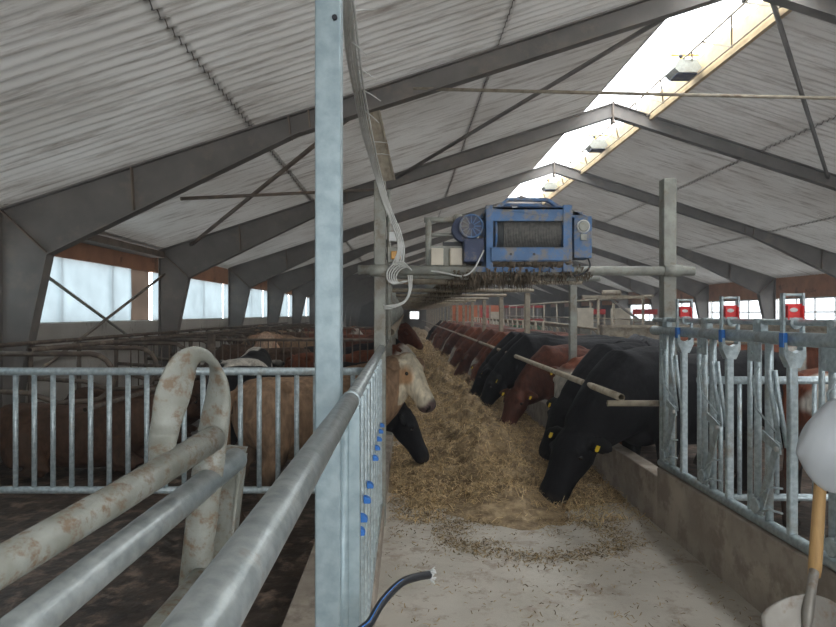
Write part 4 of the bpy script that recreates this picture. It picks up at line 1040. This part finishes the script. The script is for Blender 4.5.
rcow(12.2, 'feedL', 'red', 'first light red cow of the right row beyond the black ones', 1.1, -.1)
rcow(13.1, 'feed', 'hereford', 'red cow with a white head feeding past the light red cow', 1.08, -.05)
rcow(14.0, 'feedR', 'dark_red', 'dark red cow feeding past the white-headed red one', 1.1, -.1)
rr = random.Random(11); y = 14.9
pats = ['red', 'dark_red', 'red', 'hereford', 'grey', 'dark_red', 'red', 'black', 'red_white', 'dark_red', 'red']
k = 0
flab = {'red': 'light red cow', 'dark_red': 'dark red cow', 'hereford': 'red cow with white face', 'grey': 'grey cow', 'black': 'black cow', 'red_white': 'red and white cow'}
while y < 34.6:
    pat = pats[k % len(pats)] if y < 32 else ('black_white' if k % 2 else 'black')
    rcow(y, ['feed', 'feedL', 'feedR'][k % 3], pat, {**flab, 'black_white': 'black and white cow'}[pat] + ' feeding far down the right row', 1.08, rr.uniform(-.15, .08), 180 + rr.uniform(-6, 6), tags=False, eyes=False)
    y += .96 + .02 * (k % 3); k += 1
# left row, facing +X
LXF = FENCE_L - .14
G2 = 'cattle at the left feed fence'
cow(-.80, 5.52, 38, 'look', 'cream_face', 'tan cow with cream face looking over the alley from the left fence', (.95, .86, 1.0), None, tags=False)
cow(-1.22, 6.65, -4, 'feed', 'black', 'black cow with lowered head under the cream-faced cow', .98, G2, tags=False)
cow(-1.12, 10.1, -10, 'up', 'hereford', 'red cow with white blotched face behind the cream-faced cow', .92, G2, tags=False)
cow(-1.3, 12.2, 0, 'up', 'black', 'black cow farther up the left fence', .92, G2, tags=False)
for q, (y, pt) in enumerate(((14.5, 'dark_red'), (16.5, 'red'), (18.5, 'dark_red'), (21, 'red'), (24, 'dark_red'))):
    cow(-1.15, y, 0, 'up', pt, ('dark red' if pt == 'dark_red' else 'light red') + ' cow standing far down the left fence', 1.0, G2, tags=False, eyes=False)
# left pen animals
G3 = 'cattle loose in the left pens'
cow(-2.12, 8.2, 90, 'mid', 'black_white', 'black and white cow standing behind the left gate', .98, G3, tags=False)
cow(-2.95, 13.2, -78, 'up', 'pink', 'pale pinkish cow facing the viewer behind the rusty fence', 1.0, G3, tags=False)
cow(-2.5, 11.15, 175, 'feed', 'brown', 'dark brown cow behind the rusty fence near the tall post', .95, G3, tags=False)
cow(-2.4, 15.0, 190, 'up', 'tan', 'tan cow beyond the rusty fence beside the tall post', .98, G3, tags=False)
cow(-3.9, 7.3, 12, 'lie', 'brown', 'dark brown cow lying nearest behind the left gate', 1.0, G3, tags=False)
cow(-3.9, 8.9, 10, 'lie', 'brown', 'brown cow lying farther back among the left cubicles', 1.0, G3, tags=False)
for q, (x, y, hd, ps, pt, lb) in enumerate(((-2.6, 17.3, 10, 'up', 'hereford', 'red cow with white face in the far left pen'), (-3.3, 19, 175, 'up', 'tan', 'tan cow in the far left pen'), (-2.7, 22, 178, 'feed', 'red_white', 'red and white cow in the far left pen'), (-3.5, 16.1, 3, 'feed', 'brown_white', 'brown and white cow beyond the pale cow'))):
    cow(x, y, hd, ps, pt, lb, 1.0, G3, tags=False, eyes=False)
# right pen animals
G4 = 'cattle loose in the right pens'
cow(4.15, 5.38, 12, 'up', 'red_white', 'red and white cow standing in the right pen behind the headlocks', 1.06, G4, tags=False)
cow(5.7, 9.6, 188, 'feed', 'red_white', 'red and white cow whose back shows above the black cows', 1.08, G4, tags=False)
cow(5.9, 11.3, 170, 'feed', 'red', 'light red cow standing beyond the red and white backs', 1.08, G4, tags=False)
cow(5.9, 13.0, 185, 'up', 'grey', 'grey cow far behind the black cows', .95, G4, tags=False)
cow(8.2, 8.2, 160, 'up', 'brown_white', 'brown and white cow deep in the right pen', 1.05, G4, tags=False)

# ------------------------------------------------------------------ cubicles left
def cubicle(name, x0, x1, y, ztop, zlow, m, label, grp, r=.028):
    """bent pipe divider in the plane Y = y: top pipe, D bend, lower return"""
    s = 1 if x1 > x0 else -1; R_ = (ztop - zlow) / 2
    pts = [(x0, y, ztop), (x1 - s * R_, y, ztop)]
    for q in range(1, 9):
        a = PI * q / 8; pts.append((x1 - s * R_ + s * R_ * math.sin(a), y, (ztop + zlow) / 2 + R_ * math.cos(a)))
    pts += [(x1 - s * (R_ + .35), y, zlow - .02), (x1 - s * (R_ + .65), y, zlow + .08), (x0, y, zlow + .12)]
    T = thing(name, label, 'divider', (x0, y, PEN), grp)
    obj('bent_pipe', MB().tube(smooth_pts(pts), r, 10), m, T)
    obj('foot_post', MB().cyl((x0 + s*.02, y, PEN), (x0 + s*.02, y, ztop + .05), r * 1.1, 10), m, T)
    return T
def smooth_pts(p): return [Vector(q) for q in p]
p0 = None
for k in range(16):
    y = 6.6 + 1.15 * k
    if p0 is None: p0 = cubicle('cubicle_divider', -4.7, -3.1, y, 1.22, .72, 'rustpipe', '', 'x')
    T = p0 if k == 0 else copy_tree(p0)
    T.location.y = y
    tag(T, 'rusty bent pipe cubicle divider, nearest of the left row' if k == 0 else 'rusty bent pipe cubicle divider in the row beside the left wall', 'divider', 'cubicle dividers on the left')
rail('cubicle_rail', [(-3.75, 6.2, 1.285), (-3.75, 24, 1.285)], .026, 'rustpipe', 'upper rail across the left cubicle dividers')
rail('cubicle_rail', [(-3.2, 6.2, .685), (-3.2, 24, .685)], .026, 'rustpipe', 'lower rail running along the mouths of the left cubicles')
rail('cubicle_rail', [(-4.55, 6.2, 1.29), (-4.55, 24, 1.29)], .026, 'rustpipe', 'rear rail over the left cubicles close to the wall')

# ------------------------------------------------------------------ right background
rail('pen_rail', [(3.6, 8.62, 1.245), (10.0, 8.62, 1.245)], .026, 'dusty', 'level dusty pipe above the backs in the right pen')
tag(obj('partition_wall', MB().b2((4.75, 14.9, PEN), (12.6, 15.1, 1.30)).b2((4.72, 14.85, 1.30), (12.6, 15.15, 1.37)), 'dusty'), 'beige low partition wall across the right pens', 'partition')
p0 = None
for k in range(19):
    y = 16.6 + .95 * k
    if p0 is None:
        p0 = thing('cubicle_divider', '', 'divider', (3.7, y, PEN)); 
        obj('bent_pipe', MB().tube([(3.7, y, 1.42), (5.6, y, 1.18), (5.75, y, 1.05), (5.72, y, .75), (5.5, y, .62), (3.7, y, .75)], .030, 8), 'dusty', p0)
        obj('foot_post', MB().cyl((3.7, y, PEN), (3.7, y, 1.45), .03, 8), 'dusty', p0)
    T = p0 if k == 0 else copy_tree(p0); T.location.y = y
    tag(T, 'pale cubicle divider in the distant row right of the alley', 'divider', 'pale cubicle dividers on the right')
# pipe/timber frame
T = thing('raised_rack', 'pale pipe framework standing over the right cubicles', 'frame', (6.0, 20, PEN))
obj('top_rail', MB().cyl((5.95, 14.9, 2.07), (5.95, 46, 2.07), .04, 8), 'dusty', T)
obj('mid_rail', MB().cyl((5.95, 15.4, 1.50), (5.95, 46, 1.50), .022, 8), 'dusty', T)
for k in range(12):
    y = 15.5 + 2.2 * k; obj('post', MB().cyl((5.95, y, PEN), (5.95, y, 2.07), .035, 8), 'dusty', T)
obj('cross_beam', MB().b2((4.4, 15.35, 2.02), (6.1, 15.45, 2.10)), 'dusty', T)
obj('post', MB().cyl((4.8, 15.4, PEN), (4.8, 15.4, 2.05), .035, 8), 'dusty', T)
obj('brace', MB().bar((5.1, 15.4, 2.0), (5.8, 15.4, 1.5), .05, .05), 'frame', T)
obj('roller', MB().cyl((4.9, 15.4, 2.16), (5.35, 15.4, 2.16), .07, 12), 'dusty', T)
for (x0, x1, y, lab) in ((6.3, 6.95, 21.5, 'red hurdle left of the window in the right pens'), (7.9, 8.75, 21.5, 'red hurdle in front of the far right window')):
    T = thing('red_hurdle', lab, 'hurdle', ((x0+x1)/2, y, PEN))
    obj('panel', MB().b2((x0, y - .02, 1.62), (x1, y + .02, 1.80)), 'red', T)
    for x in (x0 + .03, x1 - .03): obj('leg', MB().cyl((x, y, PEN), (x, y, 1.62), .03, 8), 'dusty', T)
    obj('rail', MB().cyl((x0, y, 1.35), (x1, y, 1.35), .02, 8), 'dusty', T)
for (x, y, lab) in ((4.95, 17.2, 'cream feeding cabinet left in the pale framework'), (6.25, 18.0, 'cream feeding cabinet right of the pale framework')):
    T = thing('feed_cabinet', lab, 'cabinet', (x, y, PEN))
    obj('cabinet_body', MB().b2((x - .22, y - .2, 1.25), (x + .22, y + .2, 1.80)), 'cream', T, .01); obj('cabinet_stand', MB().b2((x - .15, y - .15, PEN), (x + .15, y + .15, 1.25)), 'oldgalv', T)
mb = MB(); mb.b2((2.6, 35.5, PEN), (5.6, 35.7, 2.12)); 
T = thing('orange_partition', 'orange boarded partition with pale battens far down on the right', 'partition', (4, 35.6, PEN)); obj('boards', mb, 'orange', T)
for x in (2.6, 3.0, 3.6, 4.2, 4.85, 5.6): obj('batten', MB().b2((x - .05, 35.4, PEN), (x + .05, 35.5, 2.15)), 'dusty', T)
obj('red_door', MB().b2((4.3, 35.42, .6), (4.78, 35.49, 2.0)), 'red', T); obj('yellow_rack', MB().b2((4.9, 35.42, .9), (5.5, 35.49, 1.75)), 'cream', T)
tag(obj('red_canopy', MB().b2((5.7, 35.3, 1.98), (8.0, 36.2, 2.10)), 'red'), 'long red band above the distant right pens', 'canopy')
T = thing('slatted_screen', 'grey and white screen standing under the red band', 'screen', (7.5, 36.4, PEN)); obj('screen_panel', MB().b2((5.7, 36.3, PEN), (8.0, 36.4, 1.95)), 'oldgalv', T)
for q in range(3): obj('batten', MB().b2((5.9 + q * .9, 36.2, PEN), (5.98 + q * .9, 36.28, 1.95)), 'white', T)
tag(obj('green_box', MB().b2((5.6, 32.0, PEN), (7.2, 33, 1.05)), 'green'), 'dark green box beyond the pale cubicles', 'box')
tag(obj('red_trough', MB().b2((6.1, 34.6, 1.0), (7.7, 35.1, 1.35)).b2((6.2, 34.7, PEN), (6.35, 35.0, 1.0)).b2((7.45, 34.7, PEN), (7.6, 35.0, 1.0)), 'red'), 'small red trough under the red band', 'trough')
# far end window, a framed hole filled with sky
# ------------------------------------------------------------------ dusty barn air
if HAZE > 0:
    hm = bpy.data.materials.new('dusty_air'); hm.use_nodes = True; N = hm.node_tree.nodes; N.remove(N['Principled BSDF'])
    vs_ = N.new('ShaderNodeVolumeScatter'); vs_.inputs['Color'].default_value = (.90, .95, 1, 1); vs_.inputs['Density'].default_value = HAZE; vs_.inputs['Anisotropy'].default_value = .35
    hm.node_tree.links.new(vs_.outputs[0], N['Material Output'].inputs['Volume'])
    o = obj('dusty_air', MB().prism([(XL - .05, -.45), (XR + .05, -.45), (XR + .05, 2.9), (XRIDGE, 6.2), (XL - .05, 2.9)], 'y', YB, YE), hm)
    tag(o, 'thin dusty haze filling the barn air', 'haze', kind='stuff')
